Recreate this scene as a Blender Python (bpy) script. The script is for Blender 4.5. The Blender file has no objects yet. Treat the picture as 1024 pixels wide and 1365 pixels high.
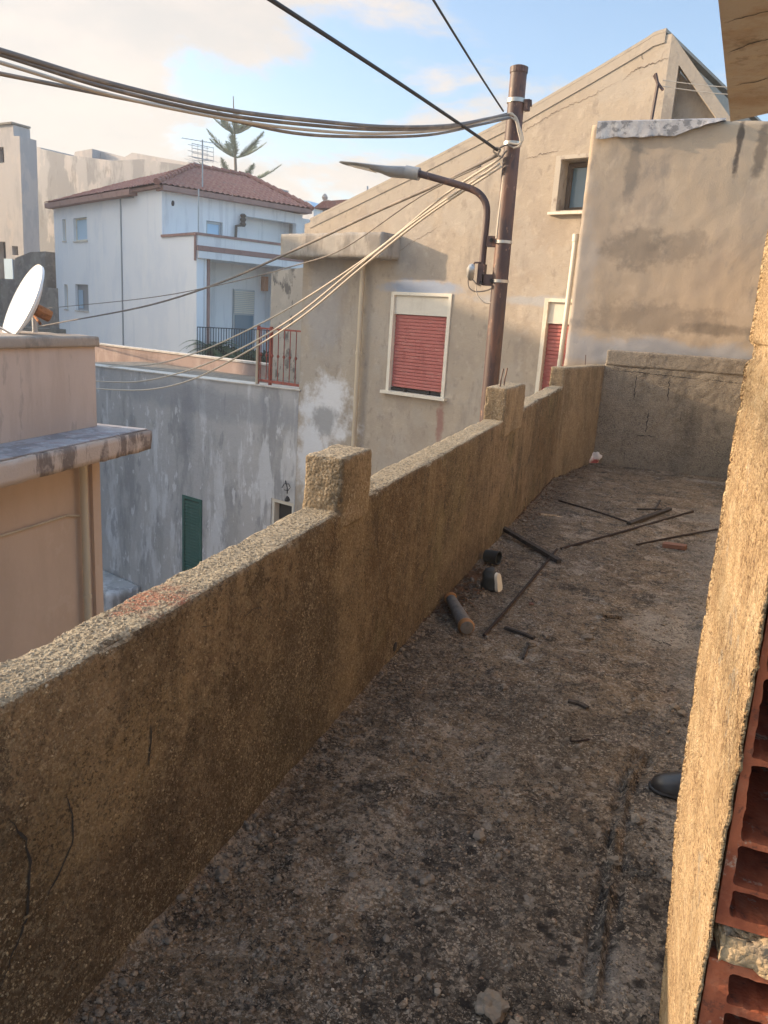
import bpy, bmesh, math, random
from mathutils import Vector, Matrix, noise as mn
from mathutils.geometry import tessellate_polygon
from mathutils.bvhtree import BVHTree
random.seed(7)
R = math.radians
sc = bpy.context.scene
COL = sc.collection

# ------------------------------------------------------------------ camera geometry (measured from vanishing points)
F, CX, CY, H = 1025., 512., 682.5, 1.55
_d = Vector((-262, 4100, F)).normalized()
ZA = -_d
_vx = 905 - CX
YA = Vector((_vx, -(_d[0]*_vx + _d[2]*F)/_d[1], F)).normalized()
XA = YA.cross(ZA)
def ray(px, py):
    v = Vector((px-CX, py-CY, F))
    return Vector((XA.dot(v), YA.dot(v), ZA.dot(v)))
EYE = Vector((0, 0, H))
def onz(px, py, z=0.):
    r = ray(px, py); return EYE + r*((z-H)/r.z)

class Fr:
    """upright plane: origin, horizontal direction u (azimuth), d = towards the viewer side"""
    def __init__(s, p0, uaz):
        s.o = Vector((p0[0], p0[1], 0)); a = R(uaz)
        s.U = Vector((math.sin(a), math.cos(a), 0)); a += math.pi/2
        s.N = Vector((math.sin(a), math.cos(a), 0))
    def p(s, u, d, z): return s.o + s.U*u + s.N*d + Vector((0, 0, z))
    def at(s, px, py, d=0.):
        r = ray(px, py); t = (s.o + s.N*d - EYE).dot(s.N)/r.dot(s.N)
        q = EYE + r*t
        return ((q - s.o).dot(s.U), q.z)
    def w(s, px, py, d=0.):
        u, z = s.at(px, py, d); return s.p(u, d, z)

# ------------------------------------------------------------------ node material helpers
def lin(c):
    return tuple(c) + (1.,)
class NT:
    def __init__(s, tree): s.t = tree; s.n = tree.nodes; s.l = tree.links
    def node(s, typ, **kw):
        n = s.n.new(typ)
        for k, v in kw.items(): setattr(n, k, v)
        return n
    def set(s, n, i, v):
        if isinstance(v, bpy.types.NodeSocket): s.l.new(v, n.inputs[i])
        else: n.inputs[i].default_value = v
    def math(s, op, a, b=0., c=None, clamp=False):
        n = s.node('ShaderNodeMath', operation=op, use_clamp=clamp)
        s.set(n, 0, a); s.set(n, 1, b)
        if c is not None: s.set(n, 2, c)
        return n.outputs[0]
    def smooth(s, v, lo, hi):
        n = s.node('ShaderNodeMapRange', interpolation_type='SMOOTHSTEP')
        s.set(n, 0, v); s.set(n, 1, lo); s.set(n, 2, hi)
        return n.outputs[0]
    def mix(s, f, a, b, bt='MIX'):
        n = s.node('ShaderNodeMix', data_type='RGBA', blend_type=bt)
        s.set(n, 0, f); s.set(n, 6, a); s.set(n, 7, b)
        return n.outputs[2]
    def pos(s):
        return s.node('ShaderNodeNewGeometry').outputs['Position']
    def scaled(s, v, sx, sy, sz, loc=(0, 0, 0)):
        n = s.node('ShaderNodeMapping'); s.set(n, 0, v)
        n.inputs[1].default_value = loc; n.inputs[3].default_value = (sx, sy, sz)
        return n.outputs[0]
    def noise(s, v, scale, detail=4., rough=.55, dist=0.):
        n = s.node('ShaderNodeTexNoise'); s.set(n, 'Vector', v)
        n.inputs['Scale'].default_value = scale; n.inputs['Detail'].default_value = detail
        n.inputs['Roughness'].default_value = rough; n.inputs['Distortion'].default_value = dist
        return n.outputs[0]
    def voro(s, v, scale, out='Distance', feature='F1', rnd=1.):
        n = s.node('ShaderNodeTexVoronoi', feature=feature); s.set(n, 'Vector', v)
        n.inputs['Scale'].default_value = scale; n.inputs['Randomness'].default_value = rnd
        return n.outputs[out]

def mat(name, base, layers=(), spots=(), speck=None, bumps=((60, .3, .01),), rough=.92, spec=.25, metal=0., tint=None, trans=0., dots=()):
    """layers: (colour, scale, z-stretch, lo, hi, amount[, seed]) ; spots: (point, radii, colour, amount, edge noise scale)
       speck: (scale, dark, light) aggregate grains ; bumps: (scale, strength, distance)"""
    m = bpy.data.materials.new(name); m.use_nodes = True
    t = NT(m.node_tree); b = m.node_tree.nodes['Principled BSDF']
    P = t.pos()
    col = lin(base)
    for i, L in enumerate(layers):
        c, s_, zs, lo, hi, amt = L[:6]
        sd = L[6] if len(L) > 6 else i*7.3
        v = t.scaled(P, 1, 1, zs, (sd, sd*1.7, sd*.3))
        f = t.smooth(t.noise(v, s_, 7., .66), .5+(lo-.5)*.75, .5+(hi-.5)*.55)
        col = t.mix(t.math('MULTIPLY', f, amt), col, lin(c))
    for (pt, rad, c, amt, ns) in spots:
        v = t.node('ShaderNodeVectorMath', operation='SUBTRACT'); t.set(v, 0, P); t.set(v, 1, tuple(pt))
        w = t.scaled(v.outputs[0], 1/rad[0], 1/rad[1], 1/rad[2])
        ln = t.node('ShaderNodeVectorMath', operation='LENGTH'); t.set(ln, 0, w)
        e = t.math('ADD', ln.outputs['Value'], t.math('MULTIPLY', t.math('SUBTRACT', t.noise(P, ns, 7., .7), .5), 2.6))
        f = t.smooth(e, 1.2, .5)
        col = t.mix(t.math('MULTIPLY', f, amt), col, lin(c))
    if speck:
        s_, dk, lt = speck
        wob = t.node('ShaderNodeTexNoise'); t.set(wob, 'Vector', P); wob.inputs['Scale'].default_value = s_*.8
        Pw = t.mix(.018, P, wob.outputs['Color'], 'ADD')
        for q_, (ks, am) in enumerate(((1., 1.), (2.3, .8), (.47, .45))):
            vc = t.voro(Pw, s_*ks, 'Color')
            sep = t.node('ShaderNodeSeparateColor'); t.set(sep, 0, vc)
            reg = t.smooth(t.noise(t.scaled(P, 1, 1, 1, (q_*3., 1, 2)), 5.+6*q_, 4., .6), .36, .6)
            f1 = t.smooth(sep.outputs[0], .66, .95); f2 = t.smooth(sep.outputs[1], .72, .95)
            col = t.mix(t.math('MULTIPLY', t.math('MULTIPLY', f1, reg), dk[3]*am), col, lin(dk[:3]))
            col = t.mix(t.math('MULTIPLY', t.math('MULTIPLY', f2, t.math('SUBTRACT', 1.25, reg)), lt[3]*am*.8), col, lin(lt[:3]))
    if dots:
        for (s_, r_, c, amt, cx_, cy_, rr_) in dots:
            wn = t.node('ShaderNodeTexNoise'); t.set(wn, 'Vector', P); wn.inputs['Scale'].default_value = s_*1.7; wn.inputs['Detail'].default_value = 4
            Pd = t.mix(.055, P, wn.outputs['Color'], 'ADD')
            dd = t.voro(t.scaled(Pd, 1, 1, 0), s_)
            v = t.node('ShaderNodeVectorMath', operation='DISTANCE'); t.set(v, 0, P); t.set(v, 1, (cx_, cy_, 0))
            reg = t.smooth(t.math('ADD', v.outputs['Value'], t.noise(P, 2.2, 4.)), rr_+.9, rr_)
            col = t.mix(t.math('MULTIPLY', t.math('MULTIPLY', t.smooth(dd, r_, r_*.55), reg), amt), col, lin(c))
    if tint: col = t.mix(1., col, lin(tint), 'MULTIPLY')
    t.set(b, 'Base Color', col)
    b.inputs['Roughness'].default_value = rough
    b.inputs['Specular IOR Level'].default_value = spec
    b.inputs['Metallic'].default_value = metal
    b.inputs['Transmission Weight'].default_value = trans
    prev = None
    for k, (s_, st, ds) in enumerate(bumps):
        n = t.node('ShaderNodeBump'); n.inputs['Strength'].default_value = st; n.inputs['Distance'].default_value = ds
        h = t.math('MULTIPLY', t.voro(P, s_), -1.) if k % 2 else t.noise(P, s_, 5., .65)
        t.set(n, 'Height', h)
        if prev is not None: t.set(n, 'Normal', prev)
        prev = n.outputs[0]
    if prev is not None: t.set(b, 'Normal', prev)
    return m

# ------------------------------------------------------------------ mesh helpers
class MB:
    def __init__(s): s.v = []; s.f = []
    def add(s, vs, fs):
        k = len(s.v); s.v += [Vector(v) for v in vs]; s.f += [tuple(i+k for i in f) for f in fs]; return s
    def box(s, fr, u0, u1, d0, d1, z0, z1):
        vs = [fr.p(u, d, z) for u in (u0, u1) for d in (d0, d1) for z in (z0, z1)]
        return s.add(vs, [(0, 1, 3, 2), (4, 6, 7, 5), (0, 4, 5, 1), (2, 3, 7, 6), (0, 2, 6, 4), (1, 5, 7, 3)])
    def prism(s, fr, loops, d0, d1):
        loops = [list(l) for l in loops]
        pts = [p for l in loops for p in l]
        tri = tessellate_polygon([[Vector((p[0], p[1], 0)) for p in l] for l in loops])
        n = len(pts)
        vs = [fr.p(p[0], d0, p[1]) for p in pts] + [fr.p(p[0], d1, p[1]) for p in pts]
        fs = [tuple(t) for t in tri] + [tuple(i+n for i in reversed(t)) for t in tri]
        k = 0
        for l in loops:
            m = len(l)
            fs += [(k+i, k+(i+1) % m, n+k+(i+1) % m, n+k+i) for i in range(m)]
            k += m
        return s.add(vs, fs)
    def tube(s, pts, r, seg=8, r2=None, cap=True):
        pts = [Vector(p) for p in pts]; n = len(pts); vs = []; fs = []
        up = None
        for i, p in enumerate(pts):
            t = (pts[min(i+1, n-1)] - pts[max(i-1, 0)]).normalized()
            if up is None:
                up = Vector((0, 0, 1)) if abs(t.z) < .9 else Vector((1, 0, 0))
            a = t.cross(up).normalized(); b = a.cross(t).normalized(); up = b
            rr = r if r2 is None else r + (r2-r)*i/(n-1)
            vs += [p + (a*math.cos(q) + b*math.sin(q))*rr for q in [2*math.pi*j/seg for j in range(seg)]]
        for i in range(n-1):
            fs += [(i*seg+j, i*seg+(j+1) % seg, (i+1)*seg+(j+1) % seg, (i+1)*seg+j) for j in range(seg)]
        if cap:
            fs += [tuple(range(seg))[::-1], tuple(range((n-1)*seg, n*seg))]
        return s.add(vs, fs)
    def lathe(s, o, axis, prof, seg=20, sy=1.):
        axis = Vector(axis).normalized(); a = axis.orthogonal().normalized(); b = axis.cross(a)
        vs = []; fs = []; o = Vector(o)
        for (r, h) in prof:
            vs += [o + axis*h + a*math.cos(q)*r + b*math.sin(q)*r*sy for q in [2*math.pi*j/seg for j in range(seg)]]
        for i in range(len(prof)-1):
            fs += [(i*seg+j, i*seg+(j+1) % seg, (i+1)*seg+(j+1) % seg, (i+1)*seg+j) for j in range(seg)]
        fs += [tuple(range(seg))[::-1], tuple(range((len(prof)-1)*seg, len(prof)*seg))]
        return s.add(vs, fs)
    def build(s, name, m, parent=None, smooth=False, keep=False):
        me = bpy.data.meshes.new(name)
        if parent is not None:
            o0 = worldloc(parent)
        else:
            xs = [v.x for v in s.v]; ys = [v.y for v in s.v]; zs = [v.z for v in s.v]
            o0 = Vector(((min(xs)+max(xs))/2, (min(ys)+max(ys))/2, min(zs)))
        me.from_pydata([v-o0 for v in s.v], [], s.f)
        bm = bmesh.new(); bm.from_mesh(me)
        bmesh.ops.recalc_face_normals(bm, faces=bm.faces); bm.to_mesh(me); bm.free()
        me.materials.append(m)
        if smooth:
            me.polygons.foreach_set('use_smooth', [True]*len(me.polygons))
            if smooth != 'all':
                me.set_sharp_from_angle(angle=R(40))
        o = bpy.data.objects.new(name, me); COL.objects.link(o)
        if parent is not None: o.parent = parent
        else: o.location = o0
        return o
def worldloc(o):
    l = Vector(o.location)
    while o.parent: o = o.parent; l = l + Vector(o.location)
    return l
def tag(o, label=None, cat=None, group=None, kind=None):
    if label: o['label'] = label
    if cat: o['category'] = cat
    if group: o['group'] = group
    if kind: o['kind'] = kind
    return o
def thing(name, label, cat, loc, group=None):
    o = bpy.data.objects.new(name, None); COL.objects.link(o); o.location = Vector(loc)
    o.empty_display_size = .1
    return tag(o, label, cat, group)
def part(name, m, parent, fn, smooth=False, label=None):
    b = MB(); fn(b); o = b.build(name, m, parent, smooth)
    if label: o['label'] = label
    return o
def lerp(tab, x):
    if x <= tab[0][0]: return tab[0][1]
    for (a, va), (b, vb) in zip(tab, tab[1:]):
        if x <= b: return va + (vb-va)*(x-a)/(b-a)
    return tab[-1][1]
def steps(a, b, st):
    n = max(1, int(math.ceil((b-a)/st))); return [a + (b-a)*i/n for i in range(n+1)]
def graded(a, b, s0, g):
    out = [a]; s_ = s0
    while out[-1] + s_ < b: out.append(out[-1]+s_); s_ *= g
    out.append(b); return out
def rough_box(xs, ys, zs, rad=.01, amp=.004, freq=30., amp2=.006, freq2=6., warp=None, seed=0., chips=0., slot=None):
    """closed box of fine quads with rounded worn edges and a noisy surface"""
    idx = {}; b = MB()
    lo = Vector((xs[0], ys[0], zs[0])); hi = Vector((xs[-1], ys[-1], zs[-1]))
    nx, ny, nz = len(xs)-1, len(ys)-1, len(zs)-1
    off = Vector((seed, seed*2.1, -seed))
    def vid(i, j, k):
        key = (i, j, k)
        if key in idx: return idx[key]
        p = Vector((xs[i], ys[j], zs[k]))
        r = rad*(1 + .8*mn.noise(p*9+off))
        q = Vector([min(max(p[a], lo[a]+r), hi[a]-r) for a in range(3)])
        dv = p-q
        if dv.length > 1e-9:
            nrm = dv.normalized(); p = q + nrm*r
        else: nrm = Vector((0, 0, 1))
        e = amp*mn.noise(p*freq+off) + amp*.6*mn.noise(p*freq*2.3+off) + amp2*mn.noise(p*freq2+off)
        if chips:
            on_edge = sum(1 for a in range(3) if abs(dv[a]) > 1e-6)
            if on_edge >= 2: e -= max(0., mn.noise(p*14+off)-.1)*chips
        p = p + nrm*e
        if warp: p = warp(p)
        idx[key] = len(b.v); b.v.append(p); return idx[key]
    for i in range(nx):
        for j in range(ny):
            b.f.append((vid(i, j, nz), vid(i+1, j, nz), vid(i+1, j+1, nz), vid(i, j+1, nz)))
            b.f.append((vid(i, j, 0), vid(i, j+1, 0), vid(i+1, j+1, 0), vid(i+1, j, 0)))
        for k in range(nz):
            b.f.append((vid(i, 0, k), vid(i+1, 0, k), vid(i+1, 0, k+1), vid(i, 0, k+1)))
            b.f.append((vid(i, ny, k), vid(i, ny, k+1), vid(i+1, ny, k+1), vid(i+1, ny, k)))
    for j in range(ny):
        for k in range(nz):
            if slot and slot[0] <= (ys[j]+ys[j+1])/2 <= slot[1] and 0 < (zs[k]+zs[k+1])/2 < slot[2]: continue
            b.f.append((vid(0, j, k), vid(0, j, k+1), vid(0, j+1, k+1), vid(0, j+1, k)))
            b.f.append((vid(nx, j, k), vid(nx, j+1, k), vid(nx, j+1, k+1), vid(nx, j, k+1)))
    return b
def bvh_of(b): return BVHTree.FromPolygons([tuple(v) for v in b.v], b.f)
def crack(b, pts, nrm, w, bvh, jag=.006, lift=.0015):
    """thin jagged sliver lying on a surface along pts"""
    pts = [Vector(p) for p in pts]; nrm = Vector(nrm); dens = []
    for a, c in zip(pts, pts[1:]):
        n = max(2, int((c-a).length/.012))
        for i in range(n): dens.append(a.lerp(c, i/n))
    dens.append(pts[-1]); n = len(dens); L = []; Rr = []
    for i, p in enumerate(dens):
        t = (dens[min(i+1, n-1)]-dens[max(i-1, 0)]).normalized(); s_ = t.cross(nrm).normalized()
        k = mn.noise(p*35)*jag + mn.noise(p*90)*jag*.5
        ww = w*(.35+.9*abs(mn.noise(p*22+Vector((5, 5, 5)))))*min(1, 4*i/n+.15, 4*(n-1-i)/n+.15)
        for sgn, Q in ((-1, L), (1, Rr)):
            q = p + s_*(k + sgn*ww)
            h = bvh.ray_cast(q+nrm*.2, -nrm, .5)
            Q.append((h[0] if h[0] is not None else q) + nrm*lift)
    b.add(L+Rr, [(i, i+1, n+i+1, n+i) for i in range(n-1)])

# ------------------------------------------------------------------ materials
DK = (.035, .032, .03)
M = {}
M['parapet'] = mat('rough_render_brown', (.245, .178, .112),
    layers=[((.115, .075, .038), .9, .5, .42, .66, .85), ((.30, .23, .14), 3.2, .14, .56, .78, .7), ((.07, .055, .036), 3.6, .2, .54, .78, .75),
            ((.115, .105, .045), 1.1, 1., .5, .75, .55), ((.05, .038, .028), 11., .6, .57, .70, .7), ((.10, .072, .046), 2.4, .1, .55, .64, .55), ((.26, .215, .15), 24., 1., .56, .8, .5)],
    spots=[((-1.05, 1.0, .2), (1, 1.0, .5), (.075, .048, .028), .7, 2.), ((-1.05, 2.6, .0), (1, 3.2, .26), (.085, .058, .036), .6, 2.), ((-1.05, 1.9, .35), (1, .25, .5), (.10, .07, .04), .6, 3.), ((-1.05, 1.25, .5), (1, .3, .2), (.34, .25, .14), .45, 3.), ((-1.05, 2.25, .2), (1, .35, .5), (.075, .055, .035), .6, 3.), ((-1.05, 2.62, .55), (1, .16, .6), (.27, .2, .12), .55, 4.)],
    speck=(170, (.035, .026, .018, .8), (.42, .35, .24, .6)), bumps=((150, .9, .007), (110, .7, .006), (30, .5, .014)))
M['paratop'] = None
M['endwall'] = mat('grey_block_render', (.27, .235, .185),
    layers=[((.15, .13, .105), 1.8, .35, .45, .75, .8), ((.38, .33, .26), 3., .3, .55, .8, .5), ((.06, .055, .05), 5., .3, .6, .8, .45)],
    speck=(110, (.06, .05, .045, .6), (.38, .34, .29, .4)), bumps=((90, .8, .01), (70, .7, .008), (20, .3, .015)))
M['capgrey'] = mat('grey_capping_concrete', (.24, .21, .17),
    layers=[((.16, .14, .115), 3., .5, .45, .7, .7), ((.36, .31, .25), 7., 1, .55, .8, .4)],
    speck=(110, (.09, .08, .07, .6), (.45, .4, .33, .4)), bumps=((90, .7, .008), (70, .6, .006)))
M['stub'] = mat('pillar_stub_concrete', (.25, .19, .12),
    layers=[((.13, .1, .065), 4., .4, .45, .7, .8), ((.32, .25, .16), 3., .3, .5, .8, .5)],
    speck=(140, (.09, .07, .05, .7), (.5, .43, .32, .5)), bumps=((120, .8, .006), (90, .7, .006)))
M['pillar'] = mat('sandy_pitted_render', (.56, .395, .225),
    layers=[((.44, .31, .17), 6., 1, .45, .7, .6), ((.62, .49, .32), 18., 1, .5, .75, .5), ((.42, .36, .28), 7., 1, .66, .74, .8, 3.1)],
    speck=(210, (.16, .09, .045, .95), (.72, .6, .42, .5)), bumps=((260, 1., .005), (230, 1., .005), (90, .5, .006)))
M['brick'] = mat('hollow_terracotta', (.42, .13, .065),
    layers=[((.20, .055, .032), 14., .5, .4, .7, .7), ((.42, .17, .1), 30., 1, .5, .75, .5), ((.46, .38, .3), 26., 1, .60, .74, .7), ((.1, .05, .04), 50., 1, .6, .75, .6)],
    bumps=((160, .4, .003), (240, .2, .002)))
M['mortar'] = mat('broken_mortar', (.50, .38, .24), layers=[((.3, .25, .2), 30., 1, .5, .7, .7), ((.48, .2, .12), 20., 1, .62, .72, .6)], bumps=((200, .8, .006), (120, .8, .006)))
M['soffit'] = mat('shuttered_concrete', (.38, .35, .31),
    layers=[((.28, .2, .13), 2.2, 1, .45, .75, .7), ((.42, .35, .26), 6., 1, .5, .8, .5), ((.16, .13, .1), 4., 1, .62, .8, .5)], bumps=((30, .5, .012), (140, .3, .003)))
fc = dict(bumps=((14, .35, .02), (60, .15, .004)))
M['white_frame'] = mat('cream_painted_frame', (.72, .67, .56), layers=[((.5, .42, .32), 8., .4, .55, .8, .5)], rough=.5, bumps=())
M['shutter_box'] = mat('cream_shutter_box', (.66, .62, .53), layers=[((.5, .45, .37), 4., .4, .5, .8, .4)], rough=.6, bumps=())
M['red_shutter'] = mat('faded_red_slats', (.44, .14, .125), layers=[((.52, .25, .22), 5., 2.5, .5, .8, .5), ((.26, .06, .055), 3., .3, .55, .8, .5)], rough=.5, bumps=())
M['dark'] = mat('dark_opening', (.03, .03, .032), bumps=(), rough=.6)
M['glass'] = mat('blue_grey_pane', (.12, .2, .25), bumps=(), rough=.12, spec=.8)
M['glass_pale'] = mat('pale_blue_pane', (.42, .58, .72), bumps=(), rough=.3, spec=.5)
M['pipe'] = mat('cream_plastic_pipe', (.55, .46, .33), layers=[((.35, .28, .2), 5., .3, .5, .8, .5)], rough=.55, bumps=())
M['rust'] = mat('rusty_brown_paint', (.06, .032, .03),
    layers=[((.15, .07, .045), 5., .3, .52, .68, .8), ((.055, .035, .034), 3., .2, .5, .7, .7), ((.3, .17, .11), 14., .6, .66, .74, .6)], rough=.55, spec=.5, bumps=((40, .35, .003),))
M['band'] = mat('galvanised_band', (.5, .48, .44), rough=.35, metal=.7, bumps=())
M['lamp_grey'] = mat('grey_lamp_housing', (.24, .245, .25), layers=[((.3, .29, .27), 9., 1, .5, .8, .5)], rough=.4, spec=.5, bumps=())
M['lens'] = mat('lamp_lens', (.6, .62, .6), rough=.2, bumps=())
M['black'] = mat('black_plastic', (.02, .02, .022), rough=.5, bumps=())
M['cable'] = mat('weathered_cable', (.17, .15, .135), layers=[((.34, .28, .22), 3., 1, .5, .7, .5)], rough=.6, bumps=())
M['cable_pale'] = mat('pale_dusty_cable', (.50, .44, .36), rough=.6, bumps=())
M['cable_black'] = mat('black_cable', (.03, .03, .032), rough=.5, bumps=())
M['dish'] = mat('white_dish_enamel', (.78, .76, .72), layers=[((.6, .55, .47), 6., 1, .55, .8, .3)], rough=.35, spec=.5, bumps=())
M['rusty'] = mat('orange_rust', (.36, .15, .06), layers=[((.16, .07, .04), 20., 1, .45, .7, .7)], bumps=((80, .4, .003),))
M['tile'] = mat('clay_tiles', (.31, .15, .115), layers=[((.26, .1, .075), 6., 1, .45, .7, .7), ((.5, .3, .22), 9., 1, .55, .75, .5), ((.2, .15, .12), 2., 1, .6, .8, .5)], bumps=())
M['fascia'] = mat('brown_eave_board', (.34, .21, .175), bumps=(), layers=[((.2, .12, .1), 3, 1, .5, .8, .5)])
M['leaf'] = mat('dark_needle_green', (.11, .16, .08), layers=[((.17, .22, .12), 1.5, 1, .45, .7, .7), ((.03, .05, .025), 4., 1, .5, .7, .6)], rough=.6, bumps=())
M['leaf2'] = mat('garden_green', (.05, .09, .045), layers=[((.09, .13, .05), 5., 1, .45, .7, .7)], rough=.5, bumps=())
M['bark'] = mat('grey_bark', (.14, .11, .085), bumps=((20, .5, .02),))
M['redrail'] = mat('red_oxide_railing', (.33, .085, .06), layers=[((.16, .06, .05), 12., 1, .45, .7, .7)], rough=.6, bumps=())
M['green'] = mat('dark_green_shutter', (.03, .11, .09), layers=[((.06, .15, .125), 8., .4, .5, .8, .5)], rough=.45, bumps=())
M['alu'] = mat('grey_aluminium', (.4, .41, .42), metal=.5, rough=.4, bumps=())

# ------------------------------------------------------------------ frames of the walls
FA = Fr((-2, 11.5), 108)        # gabled house facade and the grey wall beside it
BE = Fr((-4.2, 4), -5.2)        # near beige building across the lane
WL = Fr((-7.2, 20.4), 117)      # white house, left face
EW = Fr((0, 9.7), 90)           # end wall of the terrace
AN = Fr((0, 9.95), 90)          # annex wall
GZ = -5.6                       # street level
cu, cz = WL.at(262, 400)
Cc = WL.p(cu, 0, 0); WR = Fr((Cc.x, Cc.y), 30)
au, az_ = WL.at(216, 300)
Ac = WL.p(au, 0, 0); WU = Fr((Ac.x, Ac.y), 30)

# ------------------------------------------------------------------ ground and lane
def hsheet(name, pts, z, m, label):
    b = MB(); b.add([(x, y, z) for x, y in pts], [tuple(range(len(pts)))]); o = b.build(name, m)
    o['kind'] = 'structure'; return o
M['earth'] = mat('dry_earth', (.24, .2, .15), layers=[((.12, .14, .07), .05, 1, .45, .6, .8), ((.3, .27, .22), .4, 1, .5, .7, .6)])
M['asphalt'] = mat('worn_asphalt', (.11, .105, .1), layers=[((.17, .16, .15), 1., 1, .45, .7, .6), ((.06, .06, .06), 3., 1, .55, .7, .6)], bumps=((120, .4, .01),))
hsheet('ground', [(-1500, -1500), (1500, -1500), (1500, 1500), (-1500, 1500)], GZ-.02, M['earth'], '')
lane = MB(); lane.add([(-7.6, -20, GZ), (-1.3, -20, GZ), (-1.3, 11, GZ), (-3, 15, GZ), (-30, 24, GZ), (-30, 12, GZ), (-14, 9.5, GZ)], [(0, 1, 2, 3, 4, 5, 6)])
tag(lane.build('street', M['asphalt']), kind='structure')
# low stone kerb at the foot of the grey wall
k0 = FA.at(127, 800)[0]

# hills
def hills():
    b = MB(); na, nr = 120, 8; vs = []; fs = []
    for i in range(na+1):
        a = R(-75 + 130*i/na)
        hh = 14 + 3.5*mn.noise(Vector((i*.07, 3, 0))) + 2*mn.noise(Vector((i*.23, 8, 0))) + 9*max(0, 1-abs(i-44)/26)
        for j in range(nr+1):
            r = 120 + j*12; prof = math.sin(math.pi*j/nr*.5)
            vs.append((math.sin(a)*r, math.cos(a)*r, GZ-1 + hh*prof*(1+.05*mn.noise(Vector((i*.4, j*.7, 0))))))
    for i in range(na):
        for j in range(nr):
            p = i*(nr+1)+j; fs.append((p, p+nr+1, p+nr+2, p+1))
    b.add(vs, fs); return b
M['hill'] = mat('hill_scrub', (.16, .18, .12), layers=[((.1, .13, .07), .2, 1, .45, .6, .7)], bumps=())
tag(hills().build('hills', M['hill'], smooth='all'), kind='structure')

# ------------------------------------------------------------------ terrace floor
ridge_px = [(858, 1008), (838, 1045), (822, 1120), (812, 1200), (800, 1260), (792, 1330)]
ridge = [onz(*p) for p in ridge_px]
ridge2 = [onz(*p) for p in [(822, 1162), (845, 1166), (878, 1160)]]
def seg_dist(p, L):
    best = 9
    for a, c in zip(L, L[1:]):
        ab = (c-a).xy; ap = (p-a).xy; t = max(0, min(1, ap.dot(ab)/ab.length_squared)); best = min(best, (ap-ab*t).length)
    return best
def floor_h(x, y):
    p = Vector((x, y, 0))
    h = .008*mn.noise(p*2.2) + .006*mn.noise(p*7) + .0045*mn.noise(p*22) + .0035*mn.noise(p*50)
    q = mn.noise(Vector((x*5, y*4, 6)))+.4*mn.noise(Vector((x*17, y*15, 2))); h += .006*max(0, min(1, (q-.05)*14)) + .004*max(0, min(1, (q-.35)*14))
    if 2.7 < y < 4.6: h += .010*max(0, min(1, (x-.33-.03*mn.noise(Vector((0, y*2, 0))))*60))*max(0, min(1, (y-2.7)*20))
    if 1.2 < y < 3.5 and -.1 < x < .6:
        dd = min(seg_dist(p, ridge), seg_dist(p, ridge2)+.004)
        kk_ = .35+1.1*max(0, .5+mn.noise(Vector((x*9, y*9, 3)))); dd += .006*mn.noise(p*40)
        h += 1.5*kk_*(.013*math.exp(-(dd/.010)**2) - .016*math.exp(-((dd-.022)/.012)**2))
        if x > .12: h += .008*abs(mn.noise(p*30))
    # rougher built-up mortar at the foot of the parapet
    e = max(0, 1-(x+1.05)/.05); h += .012*e*e
    return h
def floor_mesh():
    xs = graded(-1.1, 1.2, .016, 1.0); ys = graded(.55, 9.85, .013, 1.004)
    b = MB(); n = len(xs)
    b.v = [Vector((x, y, floor_h(x, y))) for y in ys for x in xs]
    b.f = [(j*n+i, j*n+i+1, (j+1)*n+i+1, (j+1)*n+i) for j in range(len(ys)-1) for i in range(n-1)]
    return b
M['floor'] = mat('weathered_terrace_screed', (.225, .16, .10),
    layers=[((.13, .092, .06), 1.3, 1, .42, .66, .8), ((.40, .33, .255), 3., 1, .57, .68, .65), ((.045, .036, .027), 5.5, 1, .56, .64, .8), ((.35, .315, .27), 15., 1, .60, .72, .6, 9.), ((.035, .03, .028), 19., 1, .60, .72, .8, 4.),
            ((.25, .15, .10), 7., 1, .62, .75, .4, 5.)],
    spots=[((.45, 2.0, 0), (.5, 2.2, 1), (.105, .102, .1), .7, 1.4), ((.55, 5.0, 0), (.4, 3.2, 1), (.24, .225, .205), .65, 1.2), ((-.1, 1.5, 0), (.5, .9, 1), (.07, .06, .052), .75, 2.2),
           ((.12, 4.25, 0), (.22, .3, 1), (.36, .32, .27), .7, 3.), ((.05, 1.72, 0), (.16, .12, 1), (.3, .27, .24), .6, 6.), ((.2, 2.35, 0), (.12, .2, 1), (.32, .29, .25), .6, 6.), ((.55, 9.3, 0), (.3, .14, 1), (.38, .36, .33), .5, 3.), ((-.9, 5.5, 0), (.22, 3.5, 1), (.075, .058, .045), .6, 1.5), ((.45, 3.4, 0), (.14, 1.1, 1), (.27, .26, .245), .8, 3.), ((.62, 6., 0), (.16, 1.6, 1), (.28, .265, .245), .6, 3.), ((-.25, 1.15, 0), (.7, .5, 1), (.05, .038, .028), .7, 2.5), ((-.3, 2.9, 0), (.3, .5, 1), (.09, .07, .05), .6, 3.)],
    dots=((13, .30, (.022, .018, .016), .9, -.05, 1.75, .75), (22, .26, (.03, .024, .02), .8, .1, 1.9, .9), (9, .2, (.38, .34, .29), .55, .1, 2.2, .8)),
    speck=(120, (.025, .02, .016, .95), (.50, .42, .33, .75)), bumps=((80, 1., .014), (60, .9, .009), (26, .6, .03), (190, .5, .004)))
fb = floor_mesh()
FLOOR_BVH = bvh_of(fb)
fo = fb.build('terrace_floor', M['floor'], smooth='all'); fo['kind'] = 'structure'
def fz(x, y):
    h = FLOOR_BVH.ray_cast(Vector((x, y, 1)), Vector((0, 0, -1)), 2)
    return h[0].z if h[0] is not None else 0.

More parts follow.
